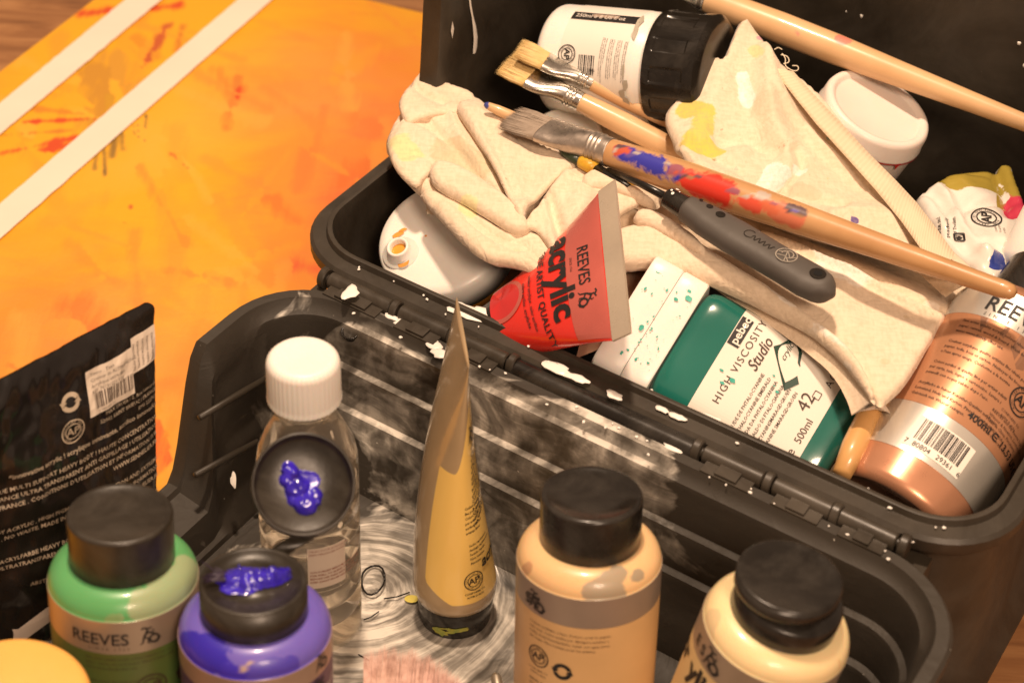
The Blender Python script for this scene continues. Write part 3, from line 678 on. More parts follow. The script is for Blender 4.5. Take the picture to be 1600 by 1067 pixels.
A.seal(-.0240, .0700, .0062); A.recycle(-.0105, .0665, .0048); A.text('400ml', -.0285, .0385, .0046, bold=.015, rot=0); A.ring(-.0115, .0400, .0012, .0019, 40, 320); A.text('13.53 US fl oz', -.0085, .0385, .0046, bold=.015); A.build('lettering', ink, b3, cylz())
A = Art(); A.para(['Couleur acrylique, a base d\'esters, pour le papier,', 'toile, bois. Colori acrilici per dipingere artistici e', 'hobby. Acryl Kunstlerfarbe. Lavar con agua antes', 'que seque. Non toxique pour les artistes.'], -.0300, .0885, .0021)
A.para(['CONFORMS TO', 'ASTM D-4236'], -.0240, .0610, .0017, center=True); A.para(['REEVES, Enfield, EN3 7DZ, England. Made in China', 'Winsor Street, London. Piscataway, NJ, England', 'Reeves & Sons, Kingston, RI', '29 Fine Art Road, DH', 'www.reeves.com'], -.0295, .0540, .0021); A.build('small_print', inkb, b3, cylz())

# ivory bottle, leaning, flip lid a little ajar
Mi = stand(1247, 905, .150, (.19, -.01))
isn = [((-.028, -.017, .121), (-.026, -.022, .116), .005, (.50, .36, .22), .45), ((.030, -.008, .121), (.031, -.008, .118), .0028, (.55, .26, .07), .7)]
b4 = bottle('pale ivory paint bottle leaning right with its black flip lid slightly ajar', Mi, (.76, .60, .33), blackcap, stain=isn)
band(b4, 'label_band', .1002, .1168, pmat('brown_tone_label', (.38, .29, .21), .42, metal=.4, var=.05))
band(b4, 'label_panel', .022, .1000, pmat('ivory_label', (.70, .50, .24), .42, var=.06))
V, Fc = lathe([(rad, z0), (rad + .0010, z0 + .001), (rad + .0008, z0 + .013), (rad - .0005, z0 + .0145), (0, z0 + .0145)], 72); mesh('cap_base', V, Fc, blackcap, b4)
T = Matrix.Translation((-.003, 0, z0 + .0165)) @ Matrix.Rotation(R(-7), 4, 'Y')
V, Fc = lathe([(0, 0), (rad - .001, 0), (rad, .001), (rad, .0070)] + arc(rad - .0015, .0070, .0015, 0, 90, 4) + [(rad - .003, .0083), (rad * .8, .0078), (0, .0070)], 72); T2 = T
mesh('flip_lid', [T @ Vector(v) for v in V], Fc, blackcap, b4)
A = Art(); A.text('S', -.0310, .0985, .0085, bold=.01); A.text('E', -.0375, .0985, .0085, bold=.01); A.rider(-.0260, .0965, .0115); A.text('ylic', -.0335, .0800, .0165, bold=.035); A.text('acr', -.0600, .0800, .0165, bold=.035); A.build('lettering', ink, b4, cylz())

# copper bottle lying in the box
pb = at(1388, 812, .085); pt = None
for k in range(200):
    z = .12 + k * .0004; q_ = at(1604, 505, z)
    if pt is None or abs((q_ - pb).length - .146) < abs((pt - pb).length - .146): pt = q_
Mc = frame(pb, pt - pb); sc_ = 1.15; print('copper', pt, (pt - pb).length)
Mc = Mc @ Matrix.Scale(sc_, 4)
cop = pmat('copper_paint', (.56, .27, .155), .30, metal=.5, var=.06, vs=25, coat=.3)
b5 = root('paint_bottle', 'copper coloured paint bottle lying at the right corner of the toolbox, barcode towards viewer', 'bottle', Mc, BOT)
pf = [(0, .002), (.026, .002), (.028, 0), (.0305, .0005)] + arc(.0295, .0055, .0055, -80, 0, 6) + [(BR, .02), (BR, .06), (BR, .1), (BR, .1165)] + arc(.0235, .1165, .0115, 0, 80, 9) + [(.0225, .1282), (.0220, BH)]
V, Fc = lathe(pf, 80); mesh('bottle_body', V, Fc, cop, b5)
cap(b5, blackcap)
slv2 = pmat('bright_silver_label', (.74, .70, .63), .34, metal=.75, var=.04, vs=6)
band(b5, 'label_band', .1000, .1180, slv2); band(b5, 'label_band', .0185, .0440, slv2)
copl = pmat('copper_label', (.54, .265, .145), .34, metal=.4, var=.08, vs=12, c2=(.48, .23, .12), coat=.2); band(b5, 'label_panel', .0442, .0998, copl)
A = Art(); A.text('REEVES', -.0215, .1045, .0115, bold=.012, sx=.95); A.rider(.0175, .1030, .0115); A.text('SINCE 1766', -.0195, .1010, .0026, res=1, spacing=2.2)
A.seal(.0195, .0735, .0072); A.recycle(.0345, .0715, .0060); A.text('400ml', .0020, .0490, .0052, bold=.02); A.ring(.0185, .0508, .0013, .0021, 40, 320); A.rect(.0175, .0505, .0198, .0511); A.text('13.53 US fl oz', .0220, .0490, .0050, bold=.02)
A.build('lettering', ink, b5, cyl(BR, .0006))
A = Art(); A.para(backtxt, -.0270, .0945, .0022, lead=1.5, bold=.01); A.para(['CONFORMS TO', 'ASTM D-4236'], .0195, .0630, .0019, center=True); A.para(['REEVES and the Reeves logo', 'Winsor & Newton, London HA3 5RH', 'Made in China. Piscataway', 'NJ 08855 USA', 'www.reeves-art.com'], .0095, .0595, .0022, lead=1.2)
A.para(backtxt[4:9], .0290, .0945, .0022, lead=1.4); A.build('small_print', inkb, b5, cyl(BR, .0006))
A = Art(); A.rect(-.0155, .0215, .0145, .0385, nx=14); A.build('barcode_panel', pmat('label_white', (.80, .74, .66), .45, var=.03), b5, cyl(BR, .0005))
A = Art(); A.barcode(-.012, .0262, .0235, .0115, 5); A.text('7', -.0150, .0225, .0036); A.text('80804', -.0110, .0225, .0036); A.text('29361', .0010, .0225, .0036); A.text('6', .0128, .0225, .0036); A.build('barcode', ink, b5, cyl(BR, .0008))
# dark stain on the copper bottle
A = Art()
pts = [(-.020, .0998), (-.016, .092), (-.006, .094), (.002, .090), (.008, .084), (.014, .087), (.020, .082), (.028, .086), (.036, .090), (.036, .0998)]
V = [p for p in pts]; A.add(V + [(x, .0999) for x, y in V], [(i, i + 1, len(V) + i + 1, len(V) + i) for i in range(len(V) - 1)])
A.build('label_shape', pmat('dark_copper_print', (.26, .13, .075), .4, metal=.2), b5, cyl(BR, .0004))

# ------------------------------------------------------------------ clear bottle
Mb = stand(473, 556, .188, (.01, -.01), .013)
b6 = root('clear_bottle', 'transparent round bottle of colourless liquid with white ribbed screw cap', 'bottle', Mb)
clear = pmat('clear_plastic', (.92, .84, .72), .08, var=.02, trans=.93, ior=1.24, vs=10); clear.node_tree.nodes['Principled BSDF'].inputs['Roughness'].default_value = .05
for l in list(clear.node_tree.links):
    if l.to_socket.name == 'Roughness': clear.node_tree.links.remove(l)
clear.node_tree.nodes['Principled BSDF'].inputs['Roughness'].default_value = .06
cr = .0262
pf = [(0, .003), (cr - .008, .003), (cr - .006, 0)] + arc(cr - .004, .004, .004, -90, 0, 4)
z = .010
while z < .085:
    pf += [(cr, z), (cr, z + .009), (cr - .0012, z + .0105), (cr - .0012, z + .0118), (cr, z + .0133)]; z += .0135
pf += [(cr, .100), (cr - .0002, .122), (cr - .002, .131), (cr - .006, .141), (cr - .0095, .148), (.0155, .152), (.0150, .1560), (.0162, .1570), (.0162, .159), (.0145, .160), (.0145, .170)]
V, Fc = lathe(pf, 80); mesh('bottle_body', V, Fc, clear, b6)
n = 90; V = []; Fc = []
capp = [(.0170, .1625), (.0182, .1620), (.0184, .1632), (.0181, .1640), (.0180, .166), (.0178, .1835), (.0172, .1858), (.0160, .1872), (.0145, .1878), (.013, .1876), (0, .1872)]
nn = 180
for k, (r_, z_) in enumerate(capp):
    for i in range(nn):
        a_ = 2 * math.pi * i / nn; rr = r_ + (.00035 if (i // 2) % 2 and 4 <= k <= 6 else 0) + (.0003 if (i // 2) % 2 and k in (1, 2) else 0)
        V.append((rr * math.cos(a_), rr * math.sin(a_), z_))
for k in range(len(capp) - 1): Fc += [(k * nn + i, k * nn + (i + 1) % nn, (k + 1) * nn + (i + 1) % nn, (k + 1) * nn + i) for i in range(nn)]
mesh('cap', V, Fc, white, b6, auto=50)
A = Art(); A.rect(-.002, .054, .0185, .083, nx=14); A.build('label', pmat('sticker_paper', (.55, .46, .38), .5, var=.05), b6, cyl(cr, .0006))
A = Art(); A.para(['COLOURLESS MEDIUM FOR ACRYLIC', 'STIR WELL TO BLEND THE COLOURS', 'BEFORE USE THIN WITH WATER', 'KEEP AWAY FROM HEAT AND LIGHT'], -.001, .0655, .0018, bold=.02); A.para(['MILIEU POUR ACRYLIQUE', 'BIEN MELANGER AVANT'], -.001, .0805, .0018); A.build('small_print', pmat('red_brown_ink', (.22, .05, .03), .5), b6, cyl(cr, .0009))

# ------------------------------------------------------------------ ochre tube standing on its cap
tb0 = at(712, 905, .040); tb0.z = .013
b7 = root('paint_tube', 'clear tube of yellow ochre paint standing upright on its black cap', 'tube', Matrix.Translation(tb0), 'tubes of acrylic paint')
V, Fc = lathe([(0, 0), (.0185, 0), (.0195, .001), (.0213, .019), (.0208, .020), (0, .020)], 56); mesh('cap', V, Fc, blackcap, b7)
tipw = at(723, 516, .178) - tb0
viewh = Vector((fw.x, fw.y, 0)).normalized(); side = Vector((viewh.y, -viewh.x, 0))
Ad = (viewh * 1 - side * .34).normalized(); Bd = Vector((Ad.y, -Ad.x, 0))
def tubeS(t):
    c0 = Vector((0, 0, .020)); c1 = tipw
    c = c0.lerp(c1, t) + side * .0045 * math.sin(math.pi * t) * -1.0
    a_ = .0228 + (.029 - .0228) * t; b_ = .0228 * (1 - t ** 1.25) + .0006
    if t < .04: a_ *= .94 + .06 * (t / .04); b_ *= .94 + .06 * (t / .04)
    tw = R(10) * t; A_ = Ad * math.cos(tw) + Bd * math.sin(tw); B_ = Bd * math.cos(tw) - Ad * math.sin(tw)
    return c, A_ * a_, B_ * b_
secs = [(*tubeS(i / 60), 2) for i in range(61)]
V, Fc = loft(secs, 96)
tbm = pmat('ochre_tube_plastic', (.38, .27, .15), .22, var=.1, vs=22, painted=True, pn=40, pamp=.02, pe=.03, prough=.25, coat=.8)
tb = mesh('tube_body', V, Fc, tbm, b7)
# yellow area field: front panel
me = tb.data; pm = np.zeros(len(me.vertices)); pc = np.ones((len(me.vertices), 4)); YO = (.82, .54, .15)
for i, v in enumerate(V):
    k, j = divmod(i, 96); t = k / 60; a_ = 2 * math.pi * j / 96
    # a_=0 -> far (+A), 180 -> near (-A), 90 -> +B (right)
    dd = (math.degrees(a_) - 180 + 180) % 360 - 180   # 0 at near
    dd = (math.degrees(a_) - 180)
    # dd in -180..180, negative dd -> angle<180 -> +B (right) side
    s_ = -dd
    inp = (s_ > -62 + 20 * t) and (s_ < 150) and t > .055 + .10 * max(0, (-s_ - 20) / 60) and t < .58 + .32 * sm(-5, 22, s_)
    fq = min((s_ + 62 - 20 * t) / 14, (150 - s_) / 14, (t - .055 - .10 * max(0, (-s_ - 20) / 60)) / .03, (.58 + .32 * sm(-15, 45, s_) - t) / .03)
    pm[i] = .5 + .5 * max(-1, min(1, fq)); pc[i, :3] = YO
a = me.attributes.new('pm', 'FLOAT', 'POINT'); a.data.foreach_set('value', pm)
a = me.attributes.new('pc', 'FLOAT_COLOR', 'POINT'); a.data.foreach_set('color', pc.ravel())
def tubemap(x, y, off=.0005):
    t = y; c, A_, B_ = tubeS(min(1, max(0, t)))
    a_ = R(180 - x); p = c + A_ * math.cos(a_) + B_ * math.sin(a_)
    n_ = (A_ / A_.length ** 2 * math.cos(a_) + B_ / B_.length ** 2 * math.sin(a_)).normalized(); return p + n_ * off
# art coordinates: x degrees to the right of the near line, y fraction of height
def tmap(x, y): return tubemap(x / .0228 * 57.3, y / .165)
A = Art(); A.seal(.006, .024, .0062); A.para(['CONFORMS TO', 'ASTM D-4236'], .006, .0155, .0018, center=True, bold=.02); A.text('acrylic', .0125, .030, .0095, bold=.03, shear=.2)
A.para(['Couleur acrylique', 'fine pour artistes', 'Colore acrilico fine', 'per artisti Color', 'acrilico calidad', 'artistas finos'], .0035, .072, .0024, bold=.02, rot=0)
A.para(['Seche rapidement', 'Asciuga rapidamente', 'Secado rapido', 'Non toxique', 'Atossico'], .0050, .047, .0022, bold=.02)
A.rider(.010, .113, .010)
for k in range(17): A.text((backtxt[(k * 2) % 15] or 'acrylic colour for paper')[:30], .0105 + .0002 * k, .058 + k * .0038, .0031, rot=30, bold=.03, res=1)
A.build('lettering', ink, b7, tmap)
yp = pmat('yellow_green_smear', (.45, .38, .05), .4, c2=(.18, .25, .05), var=.2, vs=200)
mb = MB()
for (x, z_, r_, el) in ((-.008, .0035, .0035, 1.4), (-.004, .0055, .0028, 1.6), (.001, .0065, .002, 2.4), (.005, .0068, .0018, 2.4)):
    V = []; n = 14
    for i in range(n):
        t = 2 * math.pi * i / n; rr = r_ * (1 + .6 * mn.noise(Vector((math.cos(t) * 2, math.sin(t) * 2, x * 900)))); xx = x + rr * el * math.cos(t); zz = z_ + rr * math.sin(t) * .8
        V.append((.0206 * math.sin(xx / .0206) * 1.005, 0, 0)); ang = xx / .0206; f_ = viewh * -math.cos(ang) + side * math.sin(ang); V[-1] = f_ * (.0199 + zz * .095) + Vector((0, 0, max(.0015, zz + .002)))
    mb.add(V, [tuple(range(n))])
mb.build('paint_smear', yp, b7, smooth=False)

# ------------------------------------------------------------------ red tube
rz = .165
P1, P2 = at(936, 300, .185), at(958, 533, .165)
cc = (P1 + P2) / 2; ce = at(792, 505, .122)
Aw = (P2 - P1) / 2; ax = (ce - cc)
Aw = Aw - ax.normalized() * 0
nB = Aw.cross(ax).normalized();
if nB.dot(CAM - cc) < 0: nB = -nB
b8 = root('paint_tube', 'flat clear tube of red acrylic paint with see-through crimped end, leaning in the toolbox', 'tube', Matrix.Translation(cc), 'tubes of acrylic paint')
Adir = Aw.normalized()
def redS(t):
    c = ax * t; a0 = Aw.length; a_ = a0 + (.0225 - a0) * t ** .92; b_ = .0007 + .019 * t ** .75
    if t > .97: b_ *= .93; a_ *= .93
    return c - nB * (.004 * t), Adir * a_, nB * b_
V, Fc = loft([(*redS(i / 50), 2) for i in range(51)], 96)
rm = pmat('red_tube_plastic', (.62, .022, .012), .25, var=.08, vs=14, coat=.8, sss=.1)
rt_o = mesh('tube_body', V, Fc, rm, b8)
# crimp strip
tr = pmat('clear_crimp_plastic', (.46, .38, .28), .3, var=.1, trans=.25, coat=.5, bs=300, bstr=.3)
cr0 = -ax.normalized() * .0125
V, Fc = loft([((0, 0, 0), Adir * Aw.length * 1.005, nB * .0012, 6), (cr0, Adir * Aw.length * 1.03, nB * .0009, 6)], 40); mesh('crimp', V, Fc, tr, b8, auto=40)
def rmap(x, y, off=.0006):
    t = min(.97, max(0.0, y / ax.length)); c, A_, B_ = redS(t); xn = max(-.97, min(.97, x / A_.length)); s_ = math.sqrt(1 - xn * xn)
    return c + Adir * x + B_ * s_ + nB * off
def rart(A, name, mat): return A.build(name, mat, b8, lambda x, y: rmap(x, -y))   # y negative = towards cap
zone = pmat('red_grey_zone', (.42, .09, .07), .25, var=.1, coat=.8)
A = Art(); L = ax.length
A.rect(-Aw.length * .97, -.30 * L, Aw.length * .97, -.0005, nx=34, ny=14)
A.build('upper_panel', zone, b8, lambda x, y: rmap(x * (redS(min(1, -y / L))[1].length / Aw.length), -y, .0003))
A = Art(); A.text('REEVES', -.018, -.0150, .0098, bold=.012, sx=.95); A.rider(.0170, -.0165, .0110); A.text('SINCE 1766', -.012, -.0200, .0022, res=1)
A.text('acrylic', -.0330, -.0330, .0215, bold=.035, sx=1.12); A.text('FINE ARTIST QUALITY', -.0290, -.0415, .0058, bold=.015, sx=1.12, spacing=1.08)
A.text('couleur acrylique . color acrilico', -.0120, -.0475, .0030, bold=.01); A.text('colore acrilico . acrylfarbe', -.0080, -.0515, .0030, bold=.01)
rart(A, 'lettering', ink)
A = Art(); A.ring(-.002, -.066, 0, .0125, n=40); rart(A, 'colour_window', pmat('red_window', (.50, .02, .02), .2, coat=.8))
A = Art(); A.ring(-.002, -.066, .0125, .0150, n=40); rart(A, 'window_ring', zone)
# cap of the red tube
zc = ax.normalized()
V, Fc = loft([(ax * .98 - nB * .004, Adir * .019, nB * .019, 2), (ax * .98 + zc * .018 - nB * .004, Adir * .018, nB * .018, 2)], 40); mesh('cap', V, Fc, blackcap, b8, auto=40)

# ------------------------------------------------------------------ teal bottle (rectangular section)
def onplane(px, py, p0, n):
    d = fw + rt * ((px - 800) / F) - up * ((py - 533.5) / F); return CAM + d * ((p0 - CAM).dot(n) / d.dot(n))
pT = at(1062, 523, .138); nP_ = ((CAM - pT).normalized() * .72 + Vector((0, .05, 1)) * .28).normalized()
tA, tB, tC, tD = [onplane(x, y, pT, nP_) for x, y in ((1115, 443), (1003, 612), (1292, 732), (1362, 630))]
c0 = (tA + tB) / 2; c1 = (tC + tD) / 2
axT = (c1 - c0); LT = axT.length; axT.normalize(); wd = tA - tB; wT = wd.length / 2
wd = (wd - axT * wd.dot(axT)).normalized(); nT = axT.cross(wd).normalized()
if nT.z < 0: nT = -nT
print('teal', LT, wT * 2)
b9 = root('paint_bottle', 'teal green rectangular paint bottle with white cap and printed label, lying in the toolbox', 'bottle', Matrix.Translation(c0))
teal = pmat('teal_paint_bottle', (.012, .135, .105), .22, var=.12, vs=10, coat=.7, sss=.05)
TH = .022
secs = []
for i, (s_, f_) in enumerate(((.0, .84), (.0015, .90), (.004, .955), (.008, .99), (.014, 1), (LT * .5, 1), (LT - .014, 1), (LT - .007, .985), (LT - .003, .95), (LT - .001, .90), (LT, .82))):
    secs.append((axT * s_ - nT * TH, wd * (wT * f_), nT * (TH * f_), 4.5))
V, Fc = loft(secs, 72); mesh('bottle_body', V, Fc, teal, b9)
capw = pmat('white_flip_cap', (.80, .75, .67), .35, var=.03, painted=True, pn=300, pamp=.9, pe=.05)
def capsec(s0, s1): return loft([(axT * s0 - nT * TH, wd * wT * .98, nT * TH * .98, 8), (axT * (s0 + .001) - nT * TH, wd * wT, nT * TH, 8), (axT * (s1 - .001) - nT * TH, wd * wT, nT * TH, 8), (axT * s1 - nT * TH, wd * wT * .98, nT * TH * .98, 8)], 64)
for s0, s1, nm in ((-.0165, -.0004, 'cap'), (-.0345, -.0168, 'cap_top')):
    # denser mesh not needed: spatter comes as blobs
    V, Fc = capsec(s0, s1); o_ = mesh(nm, V, Fc, white, b9, auto=35)
def tealmap(x, y, off=.0004):
    # x along wd (from low to far), y: distance from cap end along axis (positive = down the label)
    q_ = abs(x / wT); h = TH * (max(0, 1 - min(q_, 1) ** 4.5)) ** (1 / 4.5) - TH
    return axT * y + wd * x + nT * (h + off)
lab = pmat('teal_bottle_label', (.78, .72, .63), .35, var=.03, vs=8, coat=.2)
A = Art(); A.rect(-wT * .985, .024, wT * .985, LT - .017, nx=40, ny=8); A.build('label', lab, b9, lambda x, y: tealmap(x, y, .0003))
def T9(A, nm, mat): A.build(nm, mat, b9, lambda x, y: tealmap(x, -y, .0007))
A = Art(); A.rect(wT - .0255, -.0315, wT - .0075, -.0245, nx=10)
T9(A, 'brand_panel', ink)
A = Art(); A.text('pebeo', wT - .0245, -.0300, .0066, bold=.02, sx=1.1); A.build('brand_lettering', lab, b9, lambda x, y: tealmap(x, -y, .0010))
A = Art(); A.text('HIGH VISCOSITY', -.0215, -.0380, .0060, spacing=1.22, sx=1.02); A.text('Studio', .0045, -.0465, .0092, shear=.35, bold=.012, sx=.85)
A.para(['EMERAUDE DE PHTALOCYANINE', 'PHTHALOCYANINE EMERALD', 'ESMERALDA DA PHTALOCYANINA', 'SMERALDO DI FTALOCIANINA', 'PHTALOZYANINSMARAGDGRUEN', 'FTALOCYANINE SMARAGDGROEN'], .0060, -.0515, .00285, lead=1.45, right=True, bold=.005)
A.text('42', -.0010, -.0815, .0105); A.text('500ml', -.0180, -.0870, .0060); A.text('e', -.0255, -.0868, .0070); A.text('ACRYLIC', .0175, -.0860, .0058, spacing=1.3)
q_ = [(.0085, -.0835), (.0125, -.0835), (.0125, -.0795), (.0085, -.0795), (.0085, -.0835)]
for a_, b_ in zip(q_, q_[1:]): A.stroke([a_, b_], .0004)
T9(A, 'lettering', inkb)
A = Art(); A.add([(.0035, -.0650), (.0110, -.0700), (.0300, -.0540), (.0225, -.0475)], [(0, 1, 2, 3)]); A.stroke([(.0245, -.0500), (.0300, -.0530), (.0310, -.0580), (.0270, -.0620), (.0215, -.0640), (.0200, -.0655)], [.0008, .0012, .0016, .0018, .0014, .0006]); A.text('crylic', .0180, -.0570, .0050, shear=.4, rot=0)
T9(A, 'emblem', pmat('dark_green_print', (.012, .045, .030), .4))
tl = pmat('wet_teal_paint', (.02, .33, .25), .3, c2=(.10, .45, .36), vs=220, var=.2)
A = Art(); rg = random.Random(4)
def spot(A, x, y, r_, el=1):
    n = 10; sd = rg.random() * 90; V = [(x + r_ * el * math.cos(2 * math.pi * i / n) * (1 + .6 * mn.noise(Vector((i * 1.7, sd, 0)))), y + r_ * math.sin(2 * math.pi * i / n) * (1 + .6 * mn.noise(Vector((i * 1.7, sd, 4))))) for i in range(n)]
    A.add(V, [tuple(range(n))])
for k in range(60):
    spot(A, rg.uniform(-wT * .9, wT * .97), rg.uniform(-.033, -.003) * 1, rg.choice([.0002, .0003, .0003, .0005, .0008]), rg.uniform(.7, 1.5))
spot(A, .022, -.006, .0022, .8); spot(A, .026, -.008, .0012); spot(A, .018, -.012, .0012); spot(A, -.006, -.020, .0012, 1.6); spot(A, .028, -.028, .002)
for x, y, r_ in ((.008, .056, .0008), (.001, .062, .0012), (.003, .059, .0006), (-.006, .038, .002), (-.010, .034, .0015), (-.004, .030, .0012)): spot(A, x, y, r_, .6)
PS = A.build('paint_spots', tl, b9, lambda x, y: tealmap(x, y, .0011) if abs(x) < wT * .97 else tealmap(math.copysign(wT * .97, x), y, .0011)); tag(PS, kind='stuff')

# ------------------------------------------------------------------ orange bottle with white spouted lid
dcen = at(690, 368, .126); nz = ((CAM - dcen).normalized() * .50 + Vector((-.26, .05, .60))).normalized()
Mo = frame(dcen, nz)
b10 = root('spouted_bottle', 'orange paint bottle with broad white lid and open spout at the left corner', 'bottle', Mo)
rw = .0405
V, Fc = lathe([(0, 0.0), (rw * .4, 0), (rw - .006, -.0004), (rw - .0015, -.0016), (rw, -.004), (rw + .0002, -.022), (rw - .0015, -.0225)], 80); V = V; mesh('lid', V, [tuple(reversed(f)) for f in Fc] if False else Fc, white, b10)
orp = pmat('orange_bottle', (.62, .25, .035), .3, var=.08, coat=.4)
V, Fc = lathe([(rw - .004, -.020), (rw - .002, -.024), (rw - .001, -.030), (rw - .001, -.095), (rw - .005, -.100), (0, -.100)], 80); mesh('bottle_body', V, Fc, orp, b10)
sp = (Mo.inverted() @ at(613, 370, .133)); sx, sy = sp.x, sp.y; l_ = math.hypot(sx, sy); k_ = min(1, .0310 / l_); sx *= k_; sy *= k_
V, Fc = lathe([(.0115, -.0003), (.0110, .0008), (.0078, .0018), (.0070, .0065), (.0064, .0074), (.0054, .0074), (.0048, .0062), (.0046, .002)], 48, sx, sy); mesh('spout', V, Fc, white, b10)
V, Fc = lathe([(.0047, .0030), (.003, .0034), (0, .0032)], 24, sx, sy); mesh('paint_in_spout', V, Fc, pmat('spout_orange', (.70, .30, .03), .3, coat=.5), b10)
mb = MB(); 
for dx, dy, r_, el in ((.003, .013, .0018, 2), (.007, .0145, .0012, 2.4), (.018, .003, .0007, 1), (.034, .010, .0006, 1), (-.001, -.0085, .003, 1.3), (.025, .02, .0005, 1)):
    n = 12; V = [(sx + dx + r_ * el * math.cos(2 * math.pi * i / n) * (1 + .5 * mn.noise(Vector((i, dx * 900, 0)))), sy + dy + r_ * math.sin(2 * math.pi * i / n), .0006 if r_ < .0025 else .0015) for i in range(n)]; mb.add(V, [tuple(range(n))])
mb.build('paint_drops', pmat('dried_orange', (.62, .27, .04), .4), b10, smooth=False)

# ------------------------------------------------------------------ white jar with black cap
jb, jc = at(868, 92, .165), at(1128, 118, .185)
Mj = frame(jb, jc - jb); LJ = (jc - jb).length
print('jar len', LJ)
b11 = root('paint_jar', 'white plastic jar with ribbed black screw cap lying against the toolbox wall', 'jar', Mj)
rj = .0355; s1 = LJ * .67
V, Fc = lathe([(0, .002), (.022, .002), (.025, 0)] + arc(rj - .008, .008, .008, -90, 0, 8) + [(rj, .02), (rj, s1 - .012), (rj, s1 - .008), (rj - .002, s1 - .004), (rj - .003, s1)], 80); mesh('jar_body', V, Fc, white, b11)
V = []; Fc = []; nn = 168; pr_ = [(rj - .002, s1 - .002, 0), (rj + .0015, s1 - .001, 0), (rj + .002, s1 + .001, 0), (rj + .002, s1 + .004, 0), (rj + .001, s1 + .0048, 1), (rj + .0005, s1 + .025, 1), (rj + .0018, s1 + .0265, 0), (rj + .0018, s1 + .033, 0), (rj - .001, s1 + .0355, 0), (rj - .004, s1 + .0365, 0), (0, s1 + .0355, 0)]
for (r_, z_, rb) in pr_:
    for i in range(nn):
        a_ = 2 * math.pi * i / nn; rr = r_ + (.0012 if rb and (i // 7) % 2 else 0); V.append((rr * math.cos(a_), rr * math.sin(a_), z_))
for k in range(len(pr_) - 1): Fc += [(k * nn + i, k * nn + (i + 1) % nn, (k + 1) * nn + (i + 1) % nn, (k + 1) * nn + i) for i in range(nn)]
mesh('cap', V, Fc, blackcap, b11, auto=35)
jl = pmat('jar_label_white', (.76, .70, .62), .42, var=.03)
band(b11, 'label', .0195, s1 - .0125, jl, -178, 178, rad=rj)
# label writing runs round the jar: upright letters point to the cap... rotated half a turn
def jm(x, y): return cyl(rj, .0006)(x, y)
A = Art(); A.rect(-.036, .020, -.0285, s1 - .010, nx=4, ny=4); 
A.build('label_panel', ink, b11, jm)
A = Art(); A.text('250ml e 8 US fl oz', -.0305, .0225, .0046, rot=90, bold=.012)
A.build('pale_lettering', pinkw, b11, lambda x, y: cyl(rj, .0010)(x, y))
A = Art(); A.rect(-.0345, .034, -.0315, .052); A.build('panel_tint', pmat('brown_grey_print', (.35, .26, .2), .5), b11, lambda x, y: cyl(rj, .0010)(x, y))
A = Art(); A.seal(-.0035, .0250, .0060)
def rbars(x, y, w, h):
    rg = random.Random(11); p = 0
    while p < w:
        b_ = rg.choice([.0005, .0006, .0010]); A.rect(x, y + p, x + h, y + p + b_); p += b_ + rg.choice([.0005, .0007])
rbars(-.0040, .0335, .0105, .0120)
A.text('5 011386', .0060, .0348, .0028, rot=180 - 90 + 90 - 90, res=1)
for k, l in enumerate(backtxt[:14]): A.text(l[:46], -.0160 + k * .0001, .0475 + k * .0013, .0014, rot=0, res=1) if l else None
A.build('lettering', ink, b11, lambda x, y: cyl(rj, .0008)(x, y))
gm = pmat('grey_paint_stain', (.38, .34, .27), .4, var=.15)
A = Art(); rg = random.Random(9)
for x, y, r_, el in ((-.030, s1 - .011, .0022, 3.4), (-.022, s1 - .0105, .0018, 3), (.012, s1 - .0115, .0018, 2), (.003, s1 - .013, .0009, 5), (.018, s1 - .014, .002, 1.5), (.024, s1 - .012, .0022, 2)): spot(A, x, y, r_, el)
A.build('paint_smear', gm, b11, lambda x, y: cyl(rj, .0010)(x, y))

# ------------------------------------------------------------------ white tub, upper right
wt0, wt1 = at(1318, 232, .130), at(1372, 170, .172)
za = Vector((.34, -.02, .60)).normalized(); za = (wt1 - wt0).normalized() * .5 + Vector((.20, .05, .60)); za.normalize()
Mw = frame(wt1, za)
b12 = root('white_tub', 'round white tub with a rimmed lid and red line, half under the cloth', 'tub', Mw)
rl = .0355
V, Fc = lathe([(0, -.0012), (rl - .0075, -.0012), (rl - .0065, -.0008), (rl - .0055, .0010), (rl - .003, .0016), (rl - .001, .0006), (rl, -.002), (rl + .0003, -.0100), (rl + .001, -.0115), (rl + .001, -.013), (rl - .001, -.0135)], 80); mesh('lid', V, Fc, pmat('pinkish_white_plastic', (.78, .69, .62), .38, var=.03, sss=.1, bs=60, bstr=.1), b12)
V, Fc = lathe([(rl - .0002, -.012), (rl - .0005, -.016), (rl - .0030, -.050), (rl - .006, -.07), (0, -.07)], 80); mesh('tub_body', V, Fc, pmat('pink_white_body', (.74, .63, .55), .38, var=.03, sss=.1), b12)
A = Art(); A.rect(-.04, -.0131, .06, -.0122, nx=60); A.add([(.003, -.0125), (.009, -.0125), (.005, -.022), (.001, -.022)], [(0, 1, 2, 3)]); A.add([(.030, -.0122), (.034, -.0118), (.032, -.017)], [(0, 1, 2)])
A.build('red_marking', pmat('red_print', (.50, .03, .025), .4), b12, lambda x, y: ((rl + .0014) * math.sin(x / rl), -(rl + .0014) * math.cos(x / rl), y))

